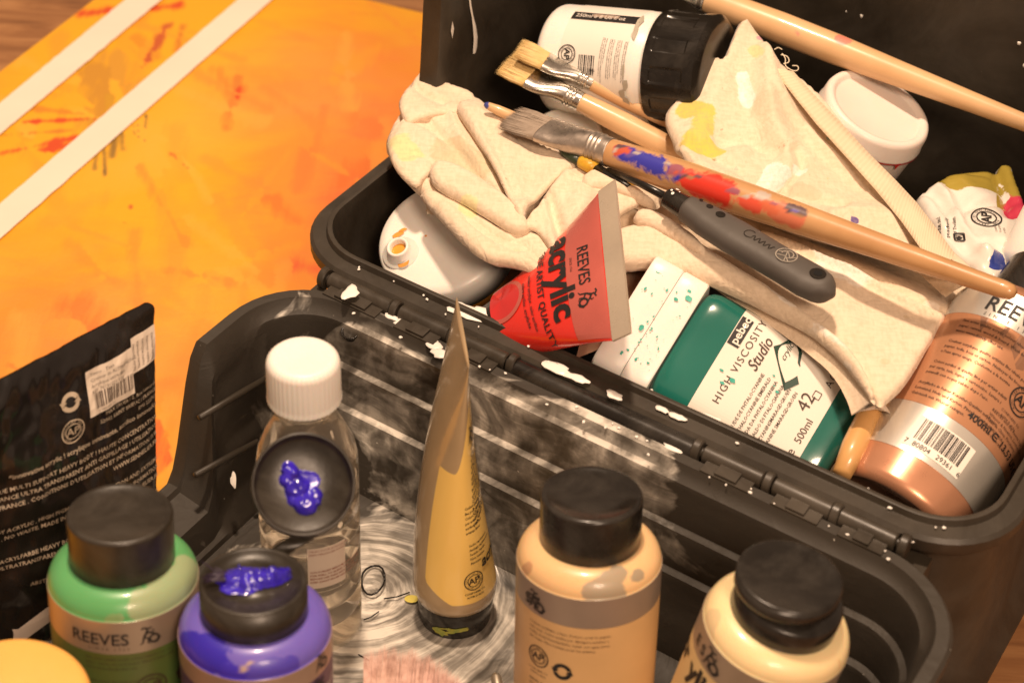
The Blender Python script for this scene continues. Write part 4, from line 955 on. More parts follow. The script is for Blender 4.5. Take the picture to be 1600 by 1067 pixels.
# small white lid under the brushes
Mq = frame(at(888, 205, .142), Vector((.05, -.15, 1)))
b13 = root('white_pot', 'small round white pot with rimmed lid under the two clean brushes', 'pot', Mq)
V, Fc = lathe([(0, 0), (.0145, 0), (.0155, .0008), (.0165, .0010), (.0175, 0), (.0178, -.006), (.016, -.0065)], 60); mesh('lid', [(v[0] * 1.25, v[1] * 1.25, v[2]) for v in V], Fc, white, b13)
V, Fc = lathe([(.019, -.006), (.019, -.05), (0, -.05)], 40); mesh('pot_body', V, Fc, white, b13)

# ------------------------------------------------------------------ cloths
def smooth_poly(pts, it=2):
    for _ in range(it):
        q = []
        for i in range(len(pts)):
            a, b_ = pts[i], pts[(i + 1) % len(pts)]; q += [(a[0] * .75 + b_[0] * .25, a[1] * .75 + b_[1] * .25), (a[0] * .25 + b_[0] * .75, a[1] * .25 + b_[1] * .75)]
        pts = q
    return pts
def segd(X, Y, a, b_):
    dx, dy = b_[0] - a[0], b_[1] - a[1]; L = dx * dx + dy * dy + 1e-12; t = ((X - a[0]) * dx + (Y - a[1]) * dy) / L; tc_ = np.clip(t, 0, 1)
    ex, ey = X - a[0] - tc_ * dx, Y - a[1] - tc_ * dy; return np.hypot(ex, ey), np.sign(dx * (Y - a[1]) - dy * (X - a[0])), t
def sheet(name, outline, z0f, folds, res, mat, parent=None, ew=.006, eh=.008, wr=.0012, wscale=30, skirt=.012, poly_it=2, seed=0, into=None):
    zc_ = z0f(0, 0) if False else None
    P_ = smooth_poly(outline, poly_it)
    P3 = []
    for (x, y) in P_:
        z = .15
        for _ in range(3):
            w = at(x, y, z); z = z0f(w.x, w.y)
        P3.append((w.x, w.y))
    n = len(P3); xs = [p[0] for p in P3]; ys = [p[1] for p in P3]
    gx = np.arange(min(xs), max(xs), res); gy = np.arange(min(ys), max(ys), res); GX, GY = np.meshgrid(gx, gy); GX = GX.ravel() + 0; GY = GY.ravel()
    row = np.round((GY - gy[0]) / res).astype(int); GX = GX + (row % 2) * res * .5
    ins = np.zeros(len(GX), bool); D = np.full(len(GX), 1e9)
    for i in range(n):
        a, b_ = P3[i], P3[(i + 1) % n]
        cond = ((a[1] > GY) != (b_[1] > GY)); xi = (b_[0] - a[0]) * (GY - a[1]) / ((b_[1] - a[1]) + 1e-15) + a[0]; ins ^= cond & (GX < xi)
        D = np.minimum(D, segd(GX, GY, a, b_)[0])
    k = ins & (D > res * .6); 
    # denser ring close to the border
    bp = []
    for i in range(n):
        a, b_ = P3[i], P3[(i + 1) % n]; L = math.hypot(b_[0] - a[0], b_[1] - a[1]); m_ = max(1, int(L / (res * .8)))
        for j in range(m_): bp.append((a[0] + (b_[0] - a[0]) * j / m_, a[1] + (b_[1] - a[1]) * j / m_))
    pts = [Vector(p) for p in bp] + [Vector((x, y)) for x, y in zip(GX[k], GY[k])]
    nb = len(bp)
    vo, eo, fo_, *_ = delaunay_2d_cdt(pts, [], [list(range(nb))], 1, 1e-7)
    X = np.array([v[0] for v in vo]); Y = np.array([v[1] for v in vo]); D = np.full(len(X), 1e9)
    for i in range(n): D = np.minimum(D, segd(X, Y, P3[i], P3[(i + 1) % n])[0])
    Z = np.array([z0f(x, y) for x, y in zip(X, Y)])
    for f_ in folds:
        pl, h, wl, wr_ = f_[:4]; mode = f_[4] if len(f_) > 4 else 'ridge'
        q = []
        for (x, y) in pl:
            z = .15
            for _ in range(2):
                w = at(x, y, z); z = z0f(w.x, w.y)
            q.append((w.x, w.y))
        # smooth the open polyline
        for _ in range(2):
            s_ = [q[0]]
            for i in range(len(q) - 1):
                a, b_ = q[i], q[i + 1]; s_ += [(a[0] * .75 + b_[0] * .25, a[1] * .75 + b_[1] * .25), (a[0] * .25 + b_[0] * .75, a[1] * .25 + b_[1] * .75)]
            q = s_ + [q[-1]]
        tot = len(q) - 1; bd = np.full(len(X), 1e9); bs_ = np.ones(len(X)); bt = np.zeros(len(X))
        for i in range(tot):
            d, sg, t = segd(X, Y, q[i], q[i + 1]); w = d < bd; bd = np.where(w, d, bd); bs_ = np.where(w, sg, bs_); bt = np.where(w, (i + np.clip(t, 0, 1)) / tot, bt)
        jit = np.array([mn.noise(Vector((x * 25, y * 25, seed + len(pl)))) for x, y in zip(X, Y)])
        wv_ = np.where(bs_ > 0, wl, wr_) * (1 + .35 * jit); env = np.clip(np.minimum(bt, 1 - bt) * 5, 0, 1) ** .7 if mode != 'open' else np.ones(len(X))
        u_ = bd / wv_; Z += h * env * np.exp(-u_ ** 1.6)
    nz_ = np.array([mn.fractal(Vector((x * wscale, y * wscale, seed)), 1.0, 2.1, 4) for x, y in zip(X, Y)]); Z += nz_ * wr
    e = 1 - np.clip(D / ew, 0, 1); Z -= eh * (1 - np.sqrt(np.clip(1 - e * e, 0, 1)))
    V = [Vector((x, y, z)) for x, y, z in zip(X, Y, Z)]; Fc = [tuple(f) for f in fo_]
    # skirt under the border
    b0 = len(V); order = []
    tree = {}
    for i, p in enumerate(bp): tree[(round(p[0], 6), round(p[1], 6))] = i
    em = {}
    for f in Fc:
        for a, b_ in zip(f, f[1:] + f[:1]): em[(a, b_)] = 1
    bd_e = [(a, b_) for (a, b_) in em if (b_, a) not in em]
    low = {}
    area2 = sum(P3[i][0] * P3[(i + 1) % n][1] - P3[(i + 1) % n][0] * P3[i][1] for i in range(n)); sgn = 1 if area2 > 0 else -1
    PA = np.array(P3)
    def inward(x, y):
        i = int(np.argmin((PA[:, 0] - x) ** 2 + (PA[:, 1] - y) ** 2)); a, b_ = P3[i - 3], P3[(i + 3) % n]; dx, dy = b_[0] - a[0], b_[1] - a[1]; L = math.hypot(dx, dy) + 1e-9
        return -dy / L * sgn, dx / L * sgn
    for a, b_ in bd_e:
        for v in (a, b_):
            if v not in low:
                low[v] = len(V); p = V[v]; dx, dy = inward(p.x, p.y); V.append(Vector((p.x + dx * skirt * 1.1, p.y + dy * skirt * 1.1, p.z - skirt)))
    Fc += [(b_, a, low[a], low[b_]) for a, b_ in bd_e]
    if into is not None:
        into.add(V, Fc); return None
    return mesh(name, V, Fc, mat, parent)
Kz = lambda x, y: .158
cm, nt, b = newmat('cotton_rag')
a = N(nt, 'ShaderNodeAttribute', attribute_name='pc'); am = N(nt, 'ShaderNodeAttribute', attribute_name='pm')
n1 = noise(nt, 18, 5); n2 = noise(nt, 700, 2, stretch=(1, 3, 1)); n3 = noise(nt, 110, 5, rough=.65); nsp = noise(nt, 230, 2)
c = ramp(nt, n1.outputs[0], [(.3, (.72, .575, .42)), (.7, (.785, .645, .49))]).outputs[0]
c = mixc(nt, mth(nt, 'MULTIPLY', ramp(nt, nsp.outputs[0], [(.74, (0, 0, 0)), (.78, (1, 1, 1))]).outputs[0], .5), c, (.25, .15, .08))
v = mth(nt, 'ADD', am.outputs['Fac'], mth(nt, 'MULTIPLY', mth(nt, 'SUBTRACT', n3.outputs[0], .5), .9))
mr = N(nt, 'ShaderNodeMapRange'); mr.inputs[1].default_value = .44; mr.inputs[2].default_value = .58; nt.links.new(v, mr.inputs[0])
c = mixc(nt, mth(nt, 'MULTIPLY', mr.outputs[0], a.outputs['Alpha']), c, a.outputs['Color'])
nt.links.new(c, b.inputs['Base Color']); b.inputs['Roughness'].default_value = .9; b.inputs['Sheen Weight'].default_value = .25
wa = noise(nt, 520, 2, stretch=(1, .25, 1, R(30))); wb = noise(nt, 520, 2, stretch=(.25, 1, 1, R(30)))
wvv = mth(nt, 'ADD', wa.outputs[0], wb.outputs[0])
c2_ = mixc(nt, mth(nt, 'MULTIPLY', ramp(nt, mth(nt, 'MULTIPLY', wvv, .5), [(.38, (1, 1, 1)), (.58, (0, 0, 0))]).outputs[0], .28), c, (.44, .33, .20)); nt.links.new(c2_, b.inputs['Base Color'])
crk = noise(nt, 30, 5, dist=2.4, rough=.5); rid = mth(nt, 'ABSOLUTE', mth(nt, 'SUBTRACT', crk.outputs[0], .5))
hgt = mth(nt, 'ADD', mth(nt, 'MULTIPLY', wvv, .5), mth(nt, 'MULTIPLY', n3.outputs[0], .5))
b1_ = bump(nt, b, hgt, .55, .0005)
b0_ = N(nt, 'ShaderNodeBump'); b0_.inputs['Strength'].default_value = .6; b0_.inputs['Distance'].default_value = .004; nt.links.new(mth(nt, 'MINIMUM', rid, .09), b0_.inputs['Height']); nt.links.new(b0_.outputs[0], b1_.inputs['Normal'])

def G(x, y, z=.16): return at(x, y, z)
# lower cloth, spreading from the crumpled left end to the right corner
outA = [(655, 116), (700, 137), (742, 150), (770, 170), (810, 195), (860, 225), (905, 250), (900, 190), (960, 170), (1030, 195), (1100, 210), (1250, 260), (1400, 330), (1540, 420), (1570, 450), (1500, 470), (1460, 520), (1420, 590), (1388, 622), (1372, 630), (1350, 592), (1316, 545), (1262, 503), (1196, 470), (1135, 440), (1080, 415), (1020, 400), (960, 408), (900, 435), (850, 425), (800, 402), (752, 398), (705, 352), (650, 296), (618, 262), (600, 222), (612, 190), (628, 168), (622, 148), (640, 128)]
def zA(x, y):
    p = Vector((x, y, 0)) - O; det = hx.x * hy.y - hx.y * hy.x; u_ = (p.x * hy.y - p.y * hy.x) / det; v_ = (hx.x * p.y - hx.y * p.x) / det
    return .150 + .010 * min(1, max(0, v_ / .12)) - .018 * sm(.14, .22, v_) - .008 * max(0, (u_ - .2) / .2)
foldsA = [
    ([(612, 230), (650, 275), (700, 325), (745, 370), (800, 398), (860, 402)], .005, .010, .008),
    ([(930, 260), (980, 285), (1040, 328), (1100, 352), (1160, 385), (1250, 430)], .005, .012, .010),
    ([(960, 352), (1020, 340), (1070, 365), (1120, 405), (1200, 450)], -.004, .004, .006),
    ([(1180, 350), (1300, 402), (1400, 450), (1480, 492)], -.006, .002, .012),
    ([(1185, 360), (1300, 415), (1400, 463), (1480, 505)], .007, .009, .0018),
    ([(1330, 420), (1300, 470), (1340, 520)], .003, .010, .010),
    ([(1000, 190), (1060, 220), (1150, 300)], .003, .008, .008),
]
CL = MB()
def layer(out, dz, folds, ew=.006, eh=.006, skirt=.008, it=2, seed=1, wr=.0006, res=.0019):
    sheet('x', out, lambda x, y: zA(x, y) + dz, folds, res, cm, ew=ew, eh=eh, wr=wr, wscale=34, skirt=skirt, seed=seed, poly_it=it, into=CL)
layer(outA, -.004, foldsA, .004, .0045, .012, wr=.0008)
# tip fold
layer([(622, 150), (640, 128), (657, 116), (700, 139), (745, 152), (778, 176), (805, 200), (798, 218), (750, 190), (704, 170), (662, 180), (634, 190), (625, 172)], .007,
      [([(642, 132), (668, 152), (702, 165)], -.004, .002, .006), ([(650, 122), (690, 142), (740, 160)], .003, .006, .004)], .0025, .003, .008, seed=2)
# left facet
layer([(626, 186), (660, 174), (702, 166), (732, 182), (760, 228), (786, 285), (806, 332), (795, 350), (768, 332), (744, 302), (718, 277), (690, 264), (668, 268), (650, 292), (616, 262), (602, 222), (611, 196)], .004,
      [([(662, 178), (700, 215), (745, 262), (775, 300)], -.005, .002, .010), ([(625, 195), (660, 200), (690, 225)], .003, .0025, .008), ([(700, 175), (715, 215), (750, 255)], .0035, .005, .002), ([(640, 235), (665, 240), (690, 258)], -.003, .003, .003), ([(612, 215), (655, 215), (700, 240)], .003, .014, .012)], .0025, .003, .008, seed=3)
# big triangular facet falling to the right
layer([(706, 160), (745, 155), (780, 178), (850, 222), (908, 252), (888, 262), (856, 288), (826, 318), (815, 350), (793, 305), (762, 246), (735, 202)], .010,
      [([(716, 168), (745, 210), (775, 262), (808, 335)], .004, .012, .0015), ([(800, 200), (835, 250), (825, 310)], -.004, .010, .012), ([(760, 175), (800, 220), (850, 250)], .003, .002, .010), ([(755, 200), (790, 260), (812, 320)], -.0025, .003, .004)], .0022, .0035, .010, seed=4)
# looped roll
layer([(670, 254), (682, 244), (705, 246), (735, 260), (772, 284), (808, 312), (836, 350), (804, 356), (762, 330), (722, 305), (690, 290), (672, 274)], .010, [], .005, .006, .006, seed=5)
# bottom roll
layer([(652, 290), (682, 292), (716, 304), (752, 332), (792, 356), (832, 356), (872, 372), (906, 398), (852, 424), (800, 403), (752, 398), (704, 352), (668, 312)], .003,
      [([(730, 330), (770, 362), (820, 385)], -.004, .002, .005), ([(690, 310), (730, 350), (770, 380)], .002, .002, .005), ([(800, 365), (830, 390), (850, 410)], -.003, .003, .003)], .005, .0055, .008, seed=6)
# centre pleats
layer([(812, 350), (836, 318), (860, 288), (890, 258), (932, 252), (1000, 282), (1010, 310), (968, 330), (948, 352), (912, 400), (872, 402), (852, 372), (838, 352)], .008,
      [([(858, 296), (870, 332), (884, 372), (878, 400)], -.008, .002, .007), ([(846, 305), (858, 340), (866, 385)], .004, .005, .002), ([(905, 285), (900, 330), (905, 385)], .004, .010, .006), ([(830, 335), (858, 302), (890, 266)], .004, .002, .006)], .003, .0035, .008, seed=7)
# rolled edge along the teal bottle
layer([(950, 352), (1010, 336), (1062, 346), (1122, 388), (1202, 438), (1275, 488), (1336, 535), (1366, 588), (1374, 622), (1350, 590), (1316, 543), (1262, 501), (1196, 469), (1135, 439), (1080, 414), (1020, 399), (968, 405), (945, 385)], .003,
      [([(1000, 352), (1060, 365), (1120, 410), (1200, 455)], .002, .005, .004)], .008, .008, .010, seed=8)
layer([(928, 256), (965, 262), (1010, 284), (1035, 300), (1030, 318), (990, 300), (950, 285), (915, 290), (905, 272)], .013, [], .004, .006, .008, it=2, seed=10)
layer([(1000, 318), (1040, 330), (1075, 352), (1110, 385), (1100, 392), (1060, 366), (1015, 345), (985, 335)], .009, [], .004, .006, .006, it=2, seed=11)
clA = CL.build('cotton_cloth', cm)
tag(clA, 'crumpled cream cotton cloth draped across the toolbox from left corner to copper bottle', 'cloth', 'cream cotton rags in the toolbox')
WH = (.83, .79, .72); CR = (.62, .48, .31); rq = random.Random(21)
def specks(n, x0, x1, y0, y1, z, cols, r0=.0006, r1=.0016): return [(at(x, y, z), at(x + rq.uniform(-4, 4), y + rq.uniform(-4, 4), z), rq.uniform(r0, r1), rq.choice(cols), rq.uniform(.4, .9)) for x, y in ((rq.uniform(x0, x1), rq.uniform(y0, y1)) for _ in range(n))]
paint(clA, specks(26, 640, 1000, 170, 400, .158, [(.1, .08, .06), (.4, .3, .2)], .0005, .0010) + specks(14, 1150, 1480, 400, 600, .15, [WH, CR], .002, .005) + [(G(700, 235), G(740, 265), .012, (.46, .41, .22), .45), (G(625, 228), G(640, 245), .008, (.70, .66, .24), .55), (G(730, 320), G(738, 324), .006, (.72, .66, .25), .5), (G(957, 306), G(959, 310), .0028, (.03, .03, .03)), (G(780, 246), G(780, 246), .0014, (.03, .03, .03)),
            (G(1230, 490), G(1360, 540), .006, WH, .6), (G(1290, 400), G(1340, 420), .010, WH, .7), (G(1300, 520), G(1320, 520), .006, WH, .6), (G(1420, 425), G(1440, 440), .007, WH, .8), (G(1455, 445), G(1455, 445), .0025, (.09, .07, .30)), (G(1200, 440), G(1240, 470), .004, WH, .7),
            (G(1380, 375), G(1400, 400), .010, WH, .7), (G(1432, 350), G(1445, 375), .0030, (.10, .08, .38), .8), (G(1445, 375), G(1425, 392), .0030, (.10, .08, .38), .8), (G(1425, 390), G(1405, 378), .0022, (.10, .08, .38), .7), (G(1170, 370), G(1250, 410), .012, CR, .5)], soft=.7)
# upper cloth with the woven tape hem
outB = [(1160, 42), (1186, 55), (1206, 72), (1232, 100), (1262, 132), (1300, 172), (1345, 222), (1395, 270), (1428, 305), (1450, 340), (1475, 372), (1510, 405), (1540, 430), (1480, 425), (1400, 398), (1320, 372), (1240, 352), (1170, 325), (1110, 290), (1078, 268), (1052, 228), (1036, 188), (1048, 170), (1075, 158), (1098, 130), (1122, 100), (1142, 60)]
tipB = at(1158, 60, .19)
def zB(x, y): return .170 + .034 * math.exp(-((x - tipB.x) ** 2 + (y - tipB.y) ** 2) / .075 ** 2)
def atz(px, py, zf, dz=0):
    z = .17
    for _ in range(4):
        w = at(px, py, z); z = zf(w.x, w.y) + dz
    return at(px, py, z)
foldsB = [
    ([(1200, 120), (1170, 180), (1150, 240), (1140, 280)], .003, .006, .010), ([(1262, 180), (1300, 240), (1350, 300)], -.003, .006, .008), ([(1080, 180), (1120, 200), (1165, 260)], -.003, .004, .008), ([(1205, 290), (1260, 300), (1330, 320)], -.004, .003, .009),
    ([(1190, 90), (1210, 140), (1222, 175), (1240, 215), (1235, 250), (1205, 290)], .009, .010, .007),
    ([(1120, 160), (1165, 150), (1205, 175), (1230, 200)], -.007, .008, .008),
    ([(1245, 195), (1260, 235), (1240, 270), (1215, 300)], -.008, .004, .012),
    ([(1155, 60), (1130, 100), (1100, 150), (1070, 190)], .005, .010, .012),
    ([(1060, 200), (1090, 240), (1130, 280)], .005, .010, .010),
    ([(1290, 340), (1340, 335), (1400, 345), (1450, 370)], .006, .012, .008),
    ([(1185, 62), (1200, 100), (1225, 130), (1280, 190), (1340, 258), (1400, 330), (1450, 385)], .003, .003, .004),
    ([(1150, 95), (1175, 130), (1195, 160)], -.004, .006, .008),
]
clB = sheet('cotton_cloth', outB, zB, foldsB, .0021, cm, ew=.004, eh=.004, wr=.0007, wscale=34, skirt=.014, seed=5)
tag(clB, 'stained cream cloth with woven tape hem, rising to a point by the black jar cap', 'cloth', 'cream cotton rags in the toolbox')
YE = (.68, .50, .05); H_ = .172
GB = lambda x, y: atz(x, y, zB, .001)
paint(clB, specks(60, 1060, 1440, 90, 380, .172, [(.08, .06, .05), (.5, .25, .2), (.1, .1, .35), (.6, .5, .1), (.2, .35, .3)], .0005, .0016) + specks(16, 1080, 1440, 120, 400, .172, [WH, (.66, .50, .34), (.62, .42, .30)], .003, .008) + [(GB(1075, 175), GB(1100, 180), .008, YE, .85), (GB(1100, 180), GB(1092, 225), .007, YE, .8), (GB(1085, 225), GB(1112, 232), .008, YE, .9), (GB(1182, 85), GB(1190, 95), .006, (.66, .55, .15), .5),
            (GB(1152, 95), GB(1160, 115), .003, WH), (GB(1160, 125), GB(1170, 160), .0055, WH), (GB(1210, 262), GB(1185, 300), .0055, WH), (GB(1225, 270), GB(1205, 290), .005, (.75, .70, .64), .9), (GB(1408, 320), GB(1416, 330), .0055, WH),
            (GB(1092, 160), GB(1108, 172), .0022, (.03, .03, .03), .8), (GB(1145, 115), GB(1152, 125), .0018, (.06, .05, .04), .8), (GB(1234, 260), GB(1234, 260), .0016, (.03, .02, .02)), (GB(1210, 92), GB(1213, 95), .0035, (.55, .18, .32), .8), (GB(1188, 58), GB(1188, 58), .0025, (.55, .18, .32), .7), (GB(1200, 74), GB(1202, 75), .002, (.5, .2, .3), .6),
            (GB(1326, 340), GB(1336, 346), .0025, (.10, .06, .25)), (GB(1240, 290), GB(1270, 300), .006, (.70, .42, .28), .45), (GB(1294, 213), GB(1296, 216), .0015, (.1, .4, .35), .7), (GB(1120, 130), GB(1112, 150), .004, (.45, .38, .30), .5), (GB(1205, 170), GB(1230, 190), .012, (.60, .50, .36), .5)], soft=.75)
# woven hem tape: a strip with its own herringbone
hemm = pmat('woven_tape', (.74, .60, .42), .85, var=.04)
nt = hemm.node_tree; wv = N(nt, 'ShaderNodeTexWave', wave_type='BANDS', bands_direction='X'); tc = N(nt, 'ShaderNodeTexCoord')
uvm = N(nt, 'ShaderNodeAttribute', attribute_name='hem'); mr = N(nt, 'ShaderNodeMath', operation='SINE'); nt.links.new(uvm.outputs['Fac'], mr.inputs[0])
bb_ = nt.nodes['Principled BSDF']; bump(nt, bb_, mr.outputs[0], .28, .0005)
l = [x for x in nt.links if x.to_socket == bb_.inputs['Base Color']][0].from_socket
nt.links.new(mixc(nt, mth(nt, 'MULTIPLY_ADD', mr.outputs[0], -.06, c=.08), l, (.42, .29, .16)), bb_.inputs['Base Color'])
hl = [(1186, 62), (1214, 98), (1250, 140), (1292, 188), (1340, 240), (1385, 290), (1420, 332), (1445, 362)]; hr = [(1206, 74), (1236, 106), (1272, 146), (1316, 190), (1362, 240), (1404, 282), (1436, 320), (1462, 356)]
hl = [(1214, 98), (1245, 138), (1285, 188), (1332, 240), (1377, 290), (1418, 340), (1450, 385), (1478, 425)]; hr = [(1240, 112), (1270, 146), (1312, 190), (1358, 240), (1400, 282), (1432, 316), (1458, 350), (1492, 396)]
V = []; hv = []; n1_, n2_ = 420, 8
def pl(L, t):
    f_ = t * (len(L) - 1); i = min(int(f_), len(L) - 2); f_ -= i; return (L[i][0] + (L[i + 1][0] - L[i][0]) * f_, L[i][1] + (L[i + 1][1] - L[i][1]) * f_)
for i in range(n1_ + 1):
    for j in range(n2_ + 1):
        a_ = pl(hl, i / n1_); a_ = (a_[0] - 9, a_[1] + 7); b_ = pl(hr, i / n1_); s_ = j / n2_; z = .1800 - .0035 * max(0, (s_ - .72) / .28) ** 2 - .0020 * max(0, (.15 - s_) / .15)
        V.append(atz(a_[0] + (b_[0] - a_[0]) * s_, a_[1] + (b_[1] - a_[1]) * s_, zB, z - .170 + .0007 * mn.noise(Vector((i * .043, j * .1, 0))))); hv.append(i * .95 + j * 1.9)
Fc = [(i * (n2_ + 1) + j, (i + 1) * (n2_ + 1) + j, (i + 1) * (n2_ + 1) + j + 1, i * (n2_ + 1) + j + 1) for i in range(n1_) for j in range(n2_)]
hem = mesh('hem_tape', V, Fc, hemm, clB); hem.data.attributes.new('hem', 'FLOAT', 'POINT').data.foreach_set('value', hv)
# loose threads at the corner
thm = pmat('cotton_thread', (.76, .66, .50), .9); mb = MB()
for pts in ([(1222, 84), (1228, 92), (1226, 102), (1232, 108)], [(1230, 106), (1240, 112), (1248, 110), (1247, 103), (1238, 103)], [(1224, 100), (1234, 98), (1231, 88), (1220, 86)], [(1210, 78), (1216, 74), (1222, 78)]):
    q = list(pts)
    for _ in range(3):
        q = [q[0]] + [((a_[0] * (1 - f_) + b_[0] * f_), (a_[1] * (1 - f_) + b_[1] * f_)) for a_, b_ in zip(q, q[1:]) for f_ in (.25, .75)] + [q[-1]]
    mb.add(*tube_path([atz(x, y, zB, .004) for x, y in q], .0003, 6))
mb.build('loose_thread', thm, clB)

# ------------------------------------------------------------------ brushes
def brush(name, label, p_tip, p_end, ferr, parts, wdt, handle_r, matkey, group=None, stains=None, bristle_c=((.62, .42, .16), (.70, .50, .22)), up_hint=Vector((0, 0, 1)), bthick=.25, blen=.28, rings=3, fm=None, jag=.5):
    """parts: lengths of bristle, ferrule (metres); the rest is handle"""
    ax_ = (p_end - p_tip); L = ax_.length; ax_ = ax_.normalized(); t = up_hint
    nrm = (t - ax_ * t.dot(ax_)).normalized(); wid = ax_.cross(nrm)
    r = root(name, label, 'brush', Matrix.Translation(p_tip), group)
    lb, lf = parts; rg = random.Random(hash(label) % 999 if False else len(label))
    # bristles
    mb = MB(); w0 = wdt; secs = []
    for s_, f_, q_ in ((lb * .10, .90, .16), (lb * .35, 1.0, .24), (lb * .7, .99, .28), (lb + .003, .95, .32)):
        secs.append((ax_ * s_, wid * (w0 * f_), nrm * (w0 * q_), 2.6))
    mb.add(*loft(secs, 28)); core = mb.build('bristle_core', pmat('bristle_core_' + str(len(label)), bristle_c[0], .6, var=.25, vs=30, stretch=None), r)
    mb = MB()
    for k in range(420):
        x = rg.uniform(-1, 1); q_ = rg.choice([-1, 1, 1, 1]) * math.sqrt(max(0, 1 - abs(x) ** 2.4)) * rg.uniform(.75, 1.06); fl_ = rg.gauss(0, .03)
        a_ = ax_ * (lb + .001) + wid * (x * w0 * .93) + nrm * (q_ * w0 * .30)
        tip = ax_ * (abs(rg.gauss(0, lb * .055)) + lb * .02 * jag) + wid * ((x * 1.04 + fl_) * w0) + nrm * (q_ * w0 * .22 + rg.gauss(0, .0004))
        mid = a_.lerp(tip, .55) + wid * (x * w0 * .06) + nrm * (q_ * .0006)
        ww = .00022
        mb.add([a_ - wid * ww, a_ + wid * ww, mid - wid * ww, mid + wid * ww, tip, a_ + nrm * ww, mid + nrm * ww], [(0, 2, 6, 5), (5, 6, 3, 1), (2, 4, 6), (6, 4, 3)])
    mb.build('bristles', pmat('bristles_' + str(len(label)), bristle_c[1], .5, c2=bristle_c[0], vs=130), r)
    # ferrule
    secs = []; mm_ = fm or steel; nf = 26; ringpos = [.74, .80, .86]
    for i in range(nf * 3 + 1):
        t = i / (nf * 3); f_ = sm(.12, .72, t); a_ = w0 * (1 - f_) + handle_r * 1.06 * f_; b_ = w0 * .33 * (1 - f_) + handle_r * 1.06 * f_
        rg_ = sum(.0007 * math.exp(-((t - rp) / .014) ** 2) for rp in ringpos[:rings])
        secs.append((ax_ * (lb + lf * t), wid * (a_ + rg_), nrm * (b_ + rg_), 2.6 - .6 * f_))
    fo = mesh('ferrule', *loft(secs, 40), mm_, r)
    # handle
    h0 = lb + lf - .002; hl_ = L - h0; secs = []
    for t, f_ in ((0, .96), (.01, 1.0), (.1, 1.12), (.22, 1.2), (.38, 1.16), (.55, .98), (.75, .78), (.9, .64), (.975, .58), (.992, .5), (1, .25)):
        secs.append((t, f_))
    S2 = []
    for i in range(121):
        t = i / 120
        for (a_, fa), (b_, fb) in zip(secs, secs[1:]):
            if a_ <= t <= b_: f_ = fa + (fb - fa) * ((t - a_) / (b_ - a_)); break
        S2.append((ax_ * (h0 + hl_ * t), wid * handle_r * f_, nrm * handle_r * f_, 2))
    ho = mesh('handle', *loft(S2, 32), matkey, r)
    paint(ho, stains or [((9, 9, 9), (9, 9, 9), .01, (1, 1, 1))], soft=.7)
    return r, (ax_, wid, nrm)
GRB = 'long handled flat paintbrushes'
za_ = .188
brush('paintbrush', 'clean flat brush with plain wooden handle, upper of the two crossing the white jar', at(806, 74, .190), at(1190, 258, .142), None, (.021, .033), .0100, .0046, wood, GRB)
brush('paintbrush', 'wider clean flat hog bristle brush lying just below the upper plain one', at(786, 98, .180), at(1230, 325, .134), None, (.021, .036), .0125, .0061, wood, GRB)
# big used brush with blue and red paint on its handle
bt_, be_ = at(793, 183, .176), at(1587, 459, .192)
def onl(t, px=0): return bt_.lerp(be_, t)
BLU = (.035, .035, .34); RD = (.60, .035, .018); RO = (.55, .12, .05)
def hb(x, y, z=.190): 
    # point on upper face of the big brush
    return at(x, y, z)
sts = [(hb(958, 240), hb(1010, 262), .0075, BLU), (hb(975, 235), hb(1030, 255), .0065, BLU), (hb(1020, 262), hb(1065, 285), .0065, BLU), (hb(1050, 275), hb(1078, 292), .006, BLU), (hb(945, 250), hb(955, 262), .0030, (.03, .03, .2), .8),
       (hb(1080, 282), hb(1122, 298), .0100, RD), (hb(1095, 305), hb(1112, 305), .0090, RD), (hb(1130, 308), hb(1180, 322), .0050, (.62, .08, .04)), (hb(1165, 322), hb(1185, 328), .004, (.30, .03, .03)), (hb(1195, 318), hb(1215, 330), .0045, (.58, .09, .04), .8), (hb(1218, 330), hb(1236, 345), .0060, (.60, .12, .07), .75), (hb(1090, 312), hb(1100, 318), .004, (.05, .02, .1), .6)] + [(hb(x, 183 + (x - 793) * .348 + dy, .1858 + .016 * (x - 793) / 794 - abs(dy) * .00012), hb(x + 8, 184 + (x - 790) * .348 + dy, .1858 + .016 * (x - 793) / 794 - abs(dy) * .00012), rr_, c_, .85) for x, dy, rr_, c_ in [(random.uniform(955, 1260), random.uniform(-14, 14), random.uniform(.0022, .0042), random.choice([(.03, .02, .06), BLU, (.5, .05, .03), (.45, .4, .36), (.25, .05, .12), (.3, .16, .08)])) for _ in range(95)]]
usedwood = pmat('used_varnished_handle', (.55, .31, .14), .36, c2=(.42, .22, .09), vs=16, stretch=(1, 1, .08), painted=True, pn=110, pamp=.75, pe=.14, coat=.35, bs=160, bstr=.12)
usedf = pmat('paint_crusted_ferrule', (.42, .36, .31), .3, metal=.8, var=.4, vs=90, bs=120, bstr=.4, dust=.5)
br3, axs = brush('paintbrush', 'large used flat brush with blue and red paint on its long handle', bt_, be_, None, (.028, .047), .0130, .0084, usedwood, GRB, stains=sts, bristle_c=((.26, .20, .15), (.36, .29, .23)), fm=usedf)
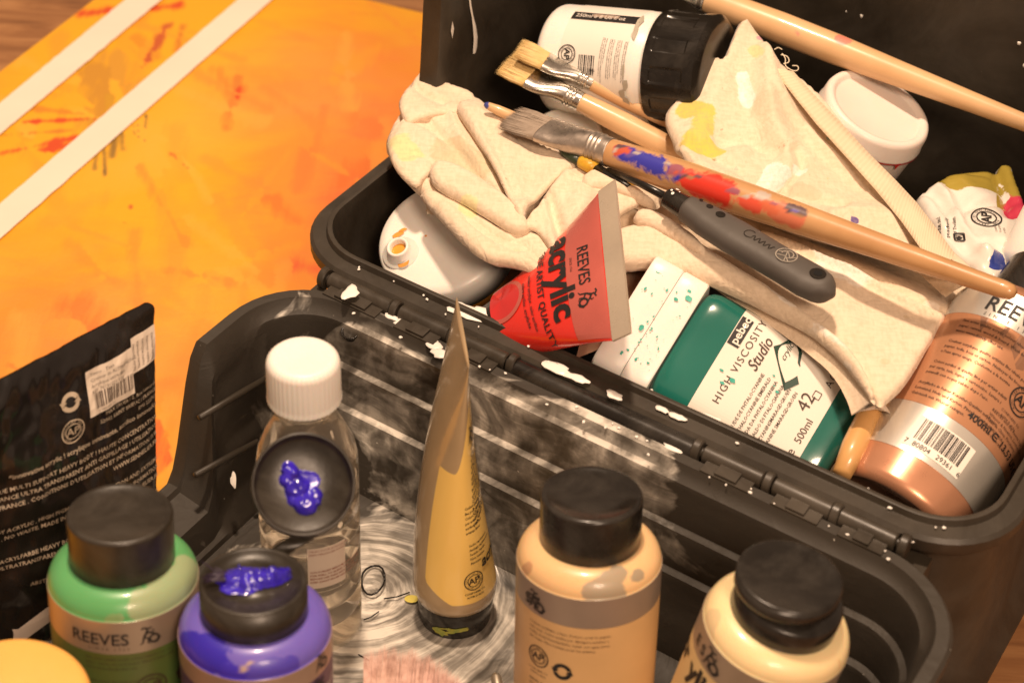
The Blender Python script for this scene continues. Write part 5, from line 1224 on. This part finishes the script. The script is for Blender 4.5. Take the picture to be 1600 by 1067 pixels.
# long thick handle at the top right
b_t, b_e = at(1050, -22, .205), at(1660, 215, .175)
LS = lambda x, y: at(x, y, .205 - .03 * (x - 1050) / 610 + .0085)
br4, _ = brush('paintbrush', 'long thick wooden brush lying across the back of the toolbox, pink and green specks', b_t, b_e, None, (.012, .014), .010, .0083, wood, GRB,
      stains=[(LS(1215, 38), LS(1232, 44), 0.0037, (.70, .18, .2), .7), (LS(1228, 58), LS(1262, 66), 0.0076, (.70, .16, .22), .7), (LS(1245, 52), LS(1250, 56), 0.0068, (.66, .12, .18), .6), (LS(1316, 63), LS(1320, 63), 0.0043, (.68, .15, .15), .7), (LS(1395, 110), LS(1398, 115), 0.0059, (.20, .45, .30), .6), (LS(1120, 4), LS(1122, 8), 0.0034, (.2, .42, .25), .6), (LS(1530, 152), LS(1545, 156), 0.0034, (.62, .2, .12), .6), (LS(1510, 160), LS(1518, 164), 0.0031, (.62, .2, .12), .6), (LS(1330, 85), LS(1345, 92), 0.0051, (.7, .35, .2), .5)], bristle_c=((.55, .5, .45), (.7, .65, .6)))

# paint crusted small brush below the big one + grey grip tool
gm2 = pmat('grey_rubber_grip', (.075, .066, .058), .55, var=.1, bs=300, bstr=.15)
p0_, p1_ = at(1042, 308, .182), at(1303, 462, .176)
axk = (p1_ - p0_); LK = axk.length; axk.normalize(); nk = (Vector((0, 0, 1)) - axk * axk.z).normalized(); wk = axk.cross(nk)
tk = root('gripped_tool', 'painting tool with thin dark shaft and grey rubber grip below the red and blue brush', 'tool', Matrix.Translation(p0_))
def gw(t): return [(0, .0062), (.10, .0068), (.12, .0072), (.25, .0105), (.42, .0118), (.58, .0112), (.74, .0112), (.86, .0118), (.93, .0098), (.975, .0055), (1, .0016)]
def interp(L, t):
    for (a_, fa), (b_, fb) in zip(L, L[1:]):
        if a_ <= t <= b_: return fa + (fb - fa) * ((t - a_) / (b_ - a_))
    return L[-1][1]
secs = [(axk * (LK * (.125 + .875 * i / 70)), wk * interp(gw(0), .125 + .875 * i / 70), nk * min(.0075, interp(gw(0), .125 + .875 * i / 70)), 2.4) for i in range(71)]
mesh('grip', *loft(secs, 40), gm2, tk)
mesh('collar', *loft([(axk * 0, wk * .0050, nk * .0050, 2), (axk * .001, wk * .0060, nk * .0060, 2), (axk * LK * .128, wk * .0070, nk * .0068, 2)], 36), blackcap, tk, auto=40)
sh = at(950, 262, .176) - p0_
mesh('shaft', *tube_path([sh + Vector((0, 0, -.002)), sh.lerp(Vector((0, 0, 0)), .5), Vector((0, 0, 0)) + axk * .004], [.0018, .0020, .0026], 14), blackcap, tk)
A = Art()
for x, y, r_ in ((.0035, .0022, .0011), (.0020, -.0012, .0007), (.0040, -.0026, .0009), (.0062, .0008, .0005)): A.ring(x, y, 0, r_, n=14)
A.build('white_dots', white, tk, lambda x, y: axk * x - wk * y + nk * (.0071 * math.sqrt(max(.05, 1 - (y / .0066) ** 2)) + .0004) + axk * .0015)
A = Art()
for x, y, r_ in ((.021, .004, .0012), (.028, .003, .0020), (.037, .0015, .0028)): A.ring(x, y, 0, r_, n=20)
A.build('dark_dots', blackcap, tk, lambda x, y: axk * x - wk * y + nk * (.0077 * math.sqrt(max(.05, 1 - abs(y / .012) ** 2.4)) + .0003))
A = Art(); A.ring(LK * .895, 0, .0024, .0046, n=28); A.build('hanging_hole_rim', blackcap, tk, lambda x, y: axk * x - wk * y + nk * .0079)
A = Art(); A.ring(LK * .895, 0, 0, .0024, n=20); A.build('hanging_hole', pmat('hole_black', (.003, .003, .003), .9), tk, lambda x, y: axk * x - wk * y + nk * .0081)
A = Art(); cxx = LK * .715; A.ring(cxx, 0, .0056, .0062, n=30); A.ring(cxx, .001, .003, .0036, -60, 200, n=20); A.stroke([(cxx - .005, 0), (cxx - .001, .003), (cxx + .003, -.001), (cxx + .005, .002)], .0006); A.stroke([(cxx - .004, -.003), (cxx, -.001), (cxx + .004, -.004)], .0006); A.stroke([(cxx - .002, .004), (cxx + .002, -.005)], .0005)
A.build('emblem', pmat('silver_print', (.5, .45, .38), .4, metal=.5), tk, lambda x, y: axk * x - wk * y + nk * (.0078))
A = Art(); A.stroke([(LK * .52 + .0007 * i, .002 * math.sin(i * 1.3) - .001) for i in range(22)], .0006); A.ring(LK * .50, 0, .0030, .0035, 60, 330, n=20)
A.build('embossed_script', blackcap, tk, lambda x, y: axk * x - wk * y + nk * (.0078))
# small brush with dark green and yellow paint
q0, q1 = at(873, 232, .172), at(985, 292, .172)
axq = (q1 - q0).normalized(); nq = (Vector((0, 0, 1)) - axq * axq.z).normalized(); wq = axq.cross(nq); LQ = (q1 - q0).length
sb = root('small_brush', 'small brush clotted with dark green and yellow paint, tucked below the large used brush', 'brush', Matrix.Translation(q0))
mesh('bristles', *loft([(axq * 0, wq * .0008, nq * .0005, 2), (axq * .006, wq * .004, nq * .0022, 2), (axq * .014, wq * .0050, nq * .003, 2), (axq * .020, wq * .0042, nq * .003, 2)], 20), pmat('clotted_dark_green', (.035, .05, .02), .35, c2=(.015, .02, .012), vs=300, bs=200, bstr=.8), sb)
mesh('paint_clot', *loft([(axq * .017, wq * .003, nq * .0028, 2), (axq * .020, wq * .0052, nq * .0042, 2), (axq * .027, wq * .0055, nq * .0042, 2), (axq * .031, wq * .0025, nq * .003, 2)], 20), pmat('yellow_clot', (.62, .38, .03), .35, c2=(.5, .26, .02), vs=200, bs=200, bstr=.6), sb)
mesh('ferrule', *loft([(axq * .030, wq * .003, nq * .003, 2), (axq * LQ, wq * .0026, nq * .0026, 2)], 18), blackcap, sb)
q0, q1 = at(978, 281, .176), at(1004, 291, .177); mesh('yellow_drop', [v - sb.location for v in loft([(q0, (q1 - q0).cross(Vector((0, 0, 1))).normalized() * .0008, Vector((0, 0, .0005)), 2), (q0.lerp(q1, .5), (q1 - q0).cross(Vector((0, 0, 1))).normalized() * .0022, Vector((0, 0, .0015)), 2), (q1, (q1 - q0).cross(Vector((0, 0, 1))).normalized() * .0006, Vector((0, 0, .0005)), 2)], 14)[0]], loft([((0, 0, 0), (1, 0, 0), (0, 1, 0), 2)] * 3, 14)[1], bpy.data.materials['yellow_clot'], sb)
# pale handle tip sticking out beside the used brush
q0, q1 = at(757, 163, .180), at(830, 196, .172)
hh_ = root('brush_handle', 'thin wooden brush handle tip with blue end, poking out above the crumpled cloth', 'brush', Matrix.Translation(q0)); ho = mesh('handle', *tube_path([Vector((0, 0, 0)), (q1 - q0) * .05, (q1 - q0) * .3, (q1 - q0) * 1.6], [.0012, .0022, .0032, .0045], 16), wood, hh_)
paint(ho, [(q0, q0 + (q1 - q0) * .06, .0028, (.05, .06, .25))], soft=.8)
# wooden piece between teal and copper bottle
q0, q1 = at(1372, 618, .128), at(1318, 735, .118); wx = root('wooden_handle', 'curved varnished wooden handle wedged between the teal and copper bottles', 'handle', Matrix.Translation(q0))
d_ = q1 - q0; ho = mesh('handle', *tube_path([-d_ * .2, d_ * .3, d_ * .7, d_ * 1.05], [.005, .0065, .007, .005], 24), pmat('varnished_wood', (.60, .33, .12), .32, var=.1, coat=.4), wx)

# ------------------------------------------------------------------ crumpled white tube at the right
wm = pmat('white_laminate', (.74, .69, .62), .30, var=.03, painted=True, pn=70, pamp=.35, pe=.03, prough=.25, coat=.4)
outC = [(1462, 283), (1490, 268), (1520, 264), (1555, 262), (1562, 252), (1584, 255), (1592, 280), (1600, 300), (1612, 345), (1600, 380), (1580, 420), (1555, 440), (1530, 420), (1500, 400), (1470, 375), (1440, 330), (1425, 305)]
def zC(x, y): return .150
foldsC = [([(1462, 290), (1485, 320), (1495, 350), (1530, 395), (1550, 415)], .010, .008, .004), ([(1475, 290), (1500, 325), (1508, 360), (1535, 400)], -.006, .005, .008), ([(1500, 275), (1510, 300), (1540, 320)], .004, .012, .012), ([(1440, 310), (1465, 335), (1480, 370)], .005, .006, .006), ([(1558, 258), (1570, 300), (1580, 350)], -.005, .003, .004), ([(1530, 330), (1560, 360), (1570, 390)], .005, .02, .02)]
clC = sheet('paint_tube', outC, zC, foldsC, .0022, wm, ew=.004, eh=.006, wr=.0012, wscale=45, skirt=.012, seed=9, poly_it=1)
tag(clC, 'crumpled white paint tube smeared with olive paint, lying against the right of the toolbox', 'tube', 'tubes of acrylic paint')
GC = lambda x, y: at(x, y, .150)
OLV = (.36, .27, .045)
paint(clC, [(GC(1500, 283), GC(1540, 285), .0130, OLV), (GC(1515, 272), GC(1550, 270), .009, OLV), (GC(1566, 262), GC(1592, 300), .0060, OLV), (GC(1465, 288), GC(1490, 275), .0045, OLV), (GC(1567, 310), GC(1568, 322), .004, OLV), (GC(1588, 315), GC(1588, 335), .0075, (.60, .05, .10)), (GC(1552, 405), GC(1556, 412), .0060, (.03, .05, .26))], soft=.9)
clc_t = root('x', 'x', 'x') if False else None
A = Art(); A.seal(0, 0, .0092)
def cmap(cx_, cy_, z, rot):
    o_ = at(cx_, cy_, z); xr = (at(cx_ + 10, cy_, z) - o_).normalized(); yr = Vector((0, 0, 1)).cross(xr); c_, s_ = math.cos(R(rot)), math.sin(R(rot))
    nn_ = (CAM - o_).normalized()
    return lambda x, y: o_ + xr * (c_ * x - s_ * y) + yr * (s_ * x + c_ * y) * 1.0 + Vector((0, 0, .0))
from mathutils.bvhtree import BVHTree
bv = BVHTree.FromPolygons([v.co for v in clC.data.vertices], [tuple(p.vertices) for p in clC.data.polygons])
def drop(fn, off=.0006):
    def g_(x, y):
        p = fn(x, y); h = bv.ray_cast(Vector((p.x, p.y, .4)), Vector((0, 0, -1)))
        return (h[0] + Vector((0, 0, off))) if h[0] else Vector((p.x, p.y, .145))
    return g_
A.build('seal', ink, clC, drop(cmap(1540, 347, .152, 78)))
A = Art(); A.para(['Farbton sind', 'geschmeidig', 'und Trocken'], 0, 0, .0030, bold=.01, lead=1.5); A.para(['CONFORMS', 'TO ASTM', 'D 4236'], .002, -.032, .0018); A.build('lettering', ink, clC, drop(cmap(1472, 368, .152, 84)))
A = Art()
q = [(0, 0), (.0045, .003), (.009, 0), (.0045, -.003), (0, 0)]
for a_, b_ in zip(q, q[1:]): A.stroke([a_, b_], .0011)
A.rect(.003, -.0012, .006, .0012); A.build('diamond_mark', ink, clC, drop(cmap(1492, 358, .155, -60)))
# white object at the right edge and cap
we = root('white_nozzle', 'white plastic cone at the right edge beside the black cap', 'nozzle', frame(at(1612, 400, .150), Vector((.1, .5, .6))))
V, Fc = lathe([(0, -.01), (.016, -.01), (.017, 0), (.014, .012), (.009, .028), (.006, .034), (0, .034)], 40); mesh('cone', V, Fc, white, we)

# papers under the red tube
pp = root('paper_label', 'crumpled printed paper under the red tube and teal cap', 'paper', Matrix.Translation(at(985, 470, .128)))
pm_ = pmat('brown_paper', (.42, .26, .17), .6, var=.1)
V = []; q = [(940, 400), (1030, 400), (1000, 520), (900, 560)]
def bil(u_, v_): 
    a_ = (q[0][0] + (q[1][0] - q[0][0]) * u_, q[0][1] + (q[1][1] - q[0][1]) * u_); b_ = (q[3][0] + (q[2][0] - q[3][0]) * u_, q[3][1] + (q[2][1] - q[3][1]) * u_); return (a_[0] + (b_[0] - a_[0]) * v_, a_[1] + (b_[1] - a_[1]) * v_)
for j in range(17):
    for i in range(17):
        x, y = bil(i / 16, j / 16); V.append(at(x, y, .130 + .004 * mn.noise(Vector((i * .3, j * .3, 0)))) - pp.location)
mesh('sheet', V, [(j * 17 + i, (j + 1) * 17 + i, (j + 1) * 17 + i + 1, j * 17 + i + 1) for j in range(16) for i in range(16)], pm_, pp)
A = Art(); A.para(backtxt[:12], 0, 0, .0022, lead=1.4)
A.build('small_print', inkb, pp, lambda x, y: cmap(1002, 492, .1345, 60)(x, y) - pp.location)

# ------------------------------------------------------------------ black pouch
TRc, TLc, BRc, BLc = at(240, 466, .190), at(-90, 640, .185), at(246, 1000, .004), at(-90, 1085, .004)
pf_b = pmat('black_foil', (.010, .008, .007), .24, var=.3, bs=22, bstr=.8, coat=.35)
po = root('paint_pouch', 'black foil pouch of acrylic paint with white print and barcode sticker at the left', 'pouch', Matrix.Translation(BRc))
ex = (TRc - TLc); ey = (TRc - BRc); npo = ex.cross(ey).normalized()
if npo.dot(CAM - TRc) < 0: npo = -npo
def psurf(u_, v_, s_=1):
    """u 0 left..1 right, v 0 bottom..1 top"""
    p = BLc.lerp(BRc, u_).lerp(TLc.lerp(TRc, u_), v_)
    bul = .022 * (max(0, math.sin(math.pi * min(1, max(0, u_)))) ** .6) * (max(0, 1 - min(1, max(0, v_)) ** 2.2)) ** .8 * sm(0, .08, v_) + .0006
    wr_ = .0022 * mn.noise(Vector((u_ * 7, v_ * 9, 2))) * (1 - abs(2 * u_ - 1) ** 4) + .0010 * mn.noise(Vector((u_ * 20, v_ * 22, 2)))
    return p + npo * (s_ * bul + wr_)
N1 = 90
def corner(u_, v_):
    return u_, v_
V = []; Fc = []
for s_ in (1, -1):
    b_ = len(V)
    for j in range(N1 + 1):
        for i in range(N1 + 1):
            u_, v_ = i / N1, j / N1
            # rounded top right corner
            rr = .055; du, dv = max(0, u_ - (1 - rr)), max(0, v_ - (1 - rr * .6))
            if du > 0 and dv > 0:
                dn = math.hypot(du / rr, dv / (rr * .6)); mx = max(du / rr, dv / (rr * .6))
                if dn > 1e-6: k_ = mx / dn; du *= k_; dv *= k_
                u_, v_ = 1 - rr + du, 1 - rr * .6 + dv
            V.append(psurf(u_, v_, s_) - BRc)
    for j in range(N1):
        for i in range(N1):
            f = (b_ + j * (N1 + 1) + i, b_ + j * (N1 + 1) + i + 1, b_ + (j + 1) * (N1 + 1) + i + 1, b_ + (j + 1) * (N1 + 1) + i); Fc.append(f if s_ > 0 else f[::-1])
mesh('pouch_body', V, Fc, pf_b, po)
LX = .115; LY = .185
def pmap(off): return lambda x, y: psurf(1 + x / LX, 1 + y / LY, 1) + npo * off - BRc
A = Art()
A.rect(-.0430, -.0395, -.0160, -.0165, nx=10, ny=6); A.rect(-.0160, -.0300, -.0005, -.0125, nx=6, ny=6)
A.build('sticker', pmat('sticker_white', (.66, .56, .46), .45, var=.05), po, pmap(.0007))
A = Art(); A.barcode(-.0395, -.0365, .0225, .0075, 8); A.para(['Titane : Titan', 'Couleur de ASTM D4236 2', 'Acrylique extra-fine', 'REF. N131221.116'], -.0405, -.0200, .0024, lead=1.2); A.text('3 046450 21', -.0380, -.0388, .0020, res=1)
for k in range(5): A.text('haute viscosite', -.0145 + .0030 * k, -.0285, .0022, rot=90, res=1)
A.build('sticker_print', inkb, po, pmap(.0011))
A = Art(); A.recycle(-.0525, -.0270, .0048); A.seal(-.0525, -.0420, .0062)
A.para(['MAX SAUER / 2, Rue Lamarck', '22002 SAINT BRIEUC / FRANCE', 'EMS 222762'], -.0015, -.0420, .0026, right=True)
A.text('*innovative acrylic ! acrylique innovante, acrilico innovador', -.0005, -.0535, .0036, right=True, res=2, bold=.01)
L5 = ['ABSTRACT : PEINTURE ACRYLIQUE MULTI SUPPORT HEAVY BODY ! HAUTE CONCENTRATION', 'SACHET HAUTE RESISTANCE ULTRA TRANSPARENT ANTI GASPILLAGE ! UTILISATION', 'FABRIQUE EN FRANCE . CONDITIONS D\'UTILISATION ET INFORMATION SUR', 'WWW.SENNELIER.FR', '', 'ABSTRACT! HEAVY BODY ACRYLIC . HIGH PIGMENT CONCENTRATION AND EXTREME', 'RESISTANT POUCH . NO WASTE, MADE IN FRANCE . FOR FURTHER INFORMATION', 'GO TO WWW.SENNELIER.FR', '', 'ABSTRACT! ACRYLFARBE HEAVY BODY . HOHE PIGMENTKONZENTRATION', 'ULTRATRANSPARENTER BEUTEL . HERGESTELLT IN FRANKREICH', 'AUF DEN PRODUKTEN VON', '', 'ABSTRACT! PINTURA ACRILICA MULTISOPORTE', 'BOLSA DE ALTA RESISTENCIA', 'FABRICADA EN FRANCIA', 'PRODUCTOS SENNELIER', '', 'QUESTO E ABSTRACT! PITTURA ACRILICA']
for k, l in enumerate(L5):
    if l: A.text(l, -.0010 if k < 12 else -.010, -.0600 - k * .0044, .0032, right=True, res=1, bold=.012)
for k in range(9): A.text('QUESTO E ABSTRACT! PITTURA ACRILICA MULTI', -.046, -.1540 - k * .0026, .0019, res=1, right=True)
A.text('MADE IN FRANCE', -.040, -.1790, .0030, right=True, spacing=1.3); A.rect(-.115, -.1715, -.030, -.1708, nx=12)
A.build('lettering', pmat('pouch_print', (.42, .34, .25), .5), po, pmap(.0007))
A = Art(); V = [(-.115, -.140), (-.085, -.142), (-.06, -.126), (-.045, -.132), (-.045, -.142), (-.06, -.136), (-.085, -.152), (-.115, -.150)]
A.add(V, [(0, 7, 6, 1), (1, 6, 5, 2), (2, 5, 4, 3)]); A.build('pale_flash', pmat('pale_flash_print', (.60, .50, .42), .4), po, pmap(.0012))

# ------------------------------------------------------------------ small things in the foreground
yt = root('yellow_pot', 'bright orange yellow round pot lid at the lower left corner', 'pot', frame(at(20, 1085, .13), Vector((.1, -.05, 1))))
V, Fc = lathe([(0, 0), (.030, 0), (.0325, -.001), (.034, -.003), (.0345, -.014), (.033, -.015)], 72); mesh('lid_disc', V, Fc, pmat('warm_yellow_plastic', (.80, .42, .10), .4, var=.04, sss=.2), yt)
V, Fc = lathe([(.032, -.0145), (.032, -.11), (.0, -.112)], 48); mesh('pot_body', V, Fc, pmat('warm_yellow_body', (.7, .4, .12), .4), yt)
# pink bristled wide brush
bp0, bp1 = at(664, 1050, .050), at(640, 1240, .040)
pk = root('wide_brush', 'wide brush with pink stained bristles pointing up at the bottom edge', 'brush', Matrix.Translation(bp0))
axp = (bp1 - bp0).normalized(); npk = (CAM - bp0); npk = (npk - axp * npk.dot(axp)).normalized(); wp = axp.cross(npk)
mb = MB(); rg = random.Random(2)
PKW = .030
for k in range(2600):
    x = rg.uniform(-1, 1); q_ = rg.uniform(-1, 1); base = axp * .042 + wp * (x * PKW * .86) + npk * q_ * .006
    top_ = -.004 - .010 * (1 - (x - .45) ** 2) + .004 * mn.noise(Vector((x * 6, q_, 0)))
    if x < -.2: top_ += .010 * (-x - .2)
    tip = axp * (top_ + abs(rg.gauss(0, .0022)) + .0035) + wp * (x * PKW * 1.06 + rg.gauss(0, .0006)) + npk * (q_ * .0075)
    mid = base.lerp(tip, .5); ww = .00024
    for w_ in ():
        pass
    mb.add([base - wp * ww, base + wp * ww, mid + wp * ww, mid - wp * ww, tip, mid + npk * ww], [(0, 1, 2, 5), (0, 5, 3), (3, 5, 4), (5, 2, 4)])
bpk, nt, b = newmat('pink_bristles'); n1 = noise(nt, 220, 3); n2 = noise(nt, 60, 3)
c = ramp(nt, n1.outputs[0], [(.3, (.30, .16, .10)), (.5, (.56, .36, .27)), (.7, (.70, .48, .38))]).outputs[0]; c = mixc(nt, mth(nt, 'MULTIPLY', n2.outputs[0], .5), c, (.60, .30, .30)); nt.links.new(c, b.inputs['Base Color']); b.inputs['Roughness'].default_value = .6
mb.build('bristles', bpk, pk)
V, Fc = loft([(axp * .010, wp * PKW * .8, npk * .004, 3), (axp * .042, wp * PKW * .85, npk * .006, 3)], 30); mesh('bristle_core', V, Fc, pmat('pink_core', (.50, .27, .18), .7, vs=90, var=.3), pk)
V, Fc = loft([(axp * .040, wp * PKW * .9, npk * .0075, 3), (axp * .065, wp * PKW * .9, npk * .0075, 3)], 30); mesh('ferrule', V, Fc, steel, pk, auto=40)
# rounded metal rod tip
rdm = root('metal_rod', 'rounded grey metal rod tip beside the pink bristles at the bottom edge', 'rod', Matrix.Translation(at(774, 1052, .045)))
d_ = (at(790, 1140, .035) - at(774, 1052, .045)); mesh('rod', *tube_path([d_ * -.02, d_ * 0.01, d_ * .06, d_ * .5, d_ * 1.2], [.0004, .0020, .0029, .0031, .0034], 20), pmat('brushed_rod', (.36, .31, .24), .35, metal=.8), rdm)
# hair tie
ht = at(583, 905, .016); V = []; pts = [ht + Vector((.0065 * math.cos(t / 16 * 6.283), .0115 * math.sin(t / 16 * 6.283), .0008 * math.sin(t))) for t in range(17)]
o_ = mesh('elastic_band', *tube_path(pts, .0006, 8), blackcap); tag(o_, 'thin black ring lying on the smeared lid floor right of the clear bottle', 'ring')
# bits of dried paint and threads in the lid
tag(FLK.build('paint_flecks', whitepaint, TB, smooth=False), kind='stuff')
mb = MB()
for (x0, y0, x1, y1) in ((568, 968, 592, 955), (600, 935, 640, 925), (560, 1022, 600, 1040)):
    mb.add([v - O for v in tube_path([at(x0, y0, .0145), at((x0 + x1) / 2, (y0 + y1) / 2 + 2, .0155), at(x1, y1, .0145)], .0004, 6)[0]], tube_path([(0, 0, 0), (1, 0, 0), (2, 0, 0)], 1, 6)[1])
mb.build('dried_paint_strand', blackcap, TB)
A = at(643, 935, .0145); mb = MB(); n = 12
mb.add([A - O + Vector((.004 * math.cos(i * 6.283 / n) * (1 + .4 * mn.noise(Vector((i, 0, 0)))), .003 * math.sin(i * 6.283 / n), 0)) for i in range(n)], [tuple(range(n))]); mb.build('yellow_fleck', pmat('yellow_fleck', (.6, .5, .1), .4), TB, smooth=False)
# screw boss on the hinge side of the lid
bc = at(548, 520, .112) - O; nb_ = (CAM - bc - O).normalized(); fr = frame(bc, Vector((-.1, -.3, 1)))
V, Fc = lathe([(.0052, 0), (.0054, .0016), (.0048, .0016), (.0042, -.003), (0, -.004)], 30); mesh('screw_boss', [fr @ Vector(v) for v in V], Fc, blackcap, TB)
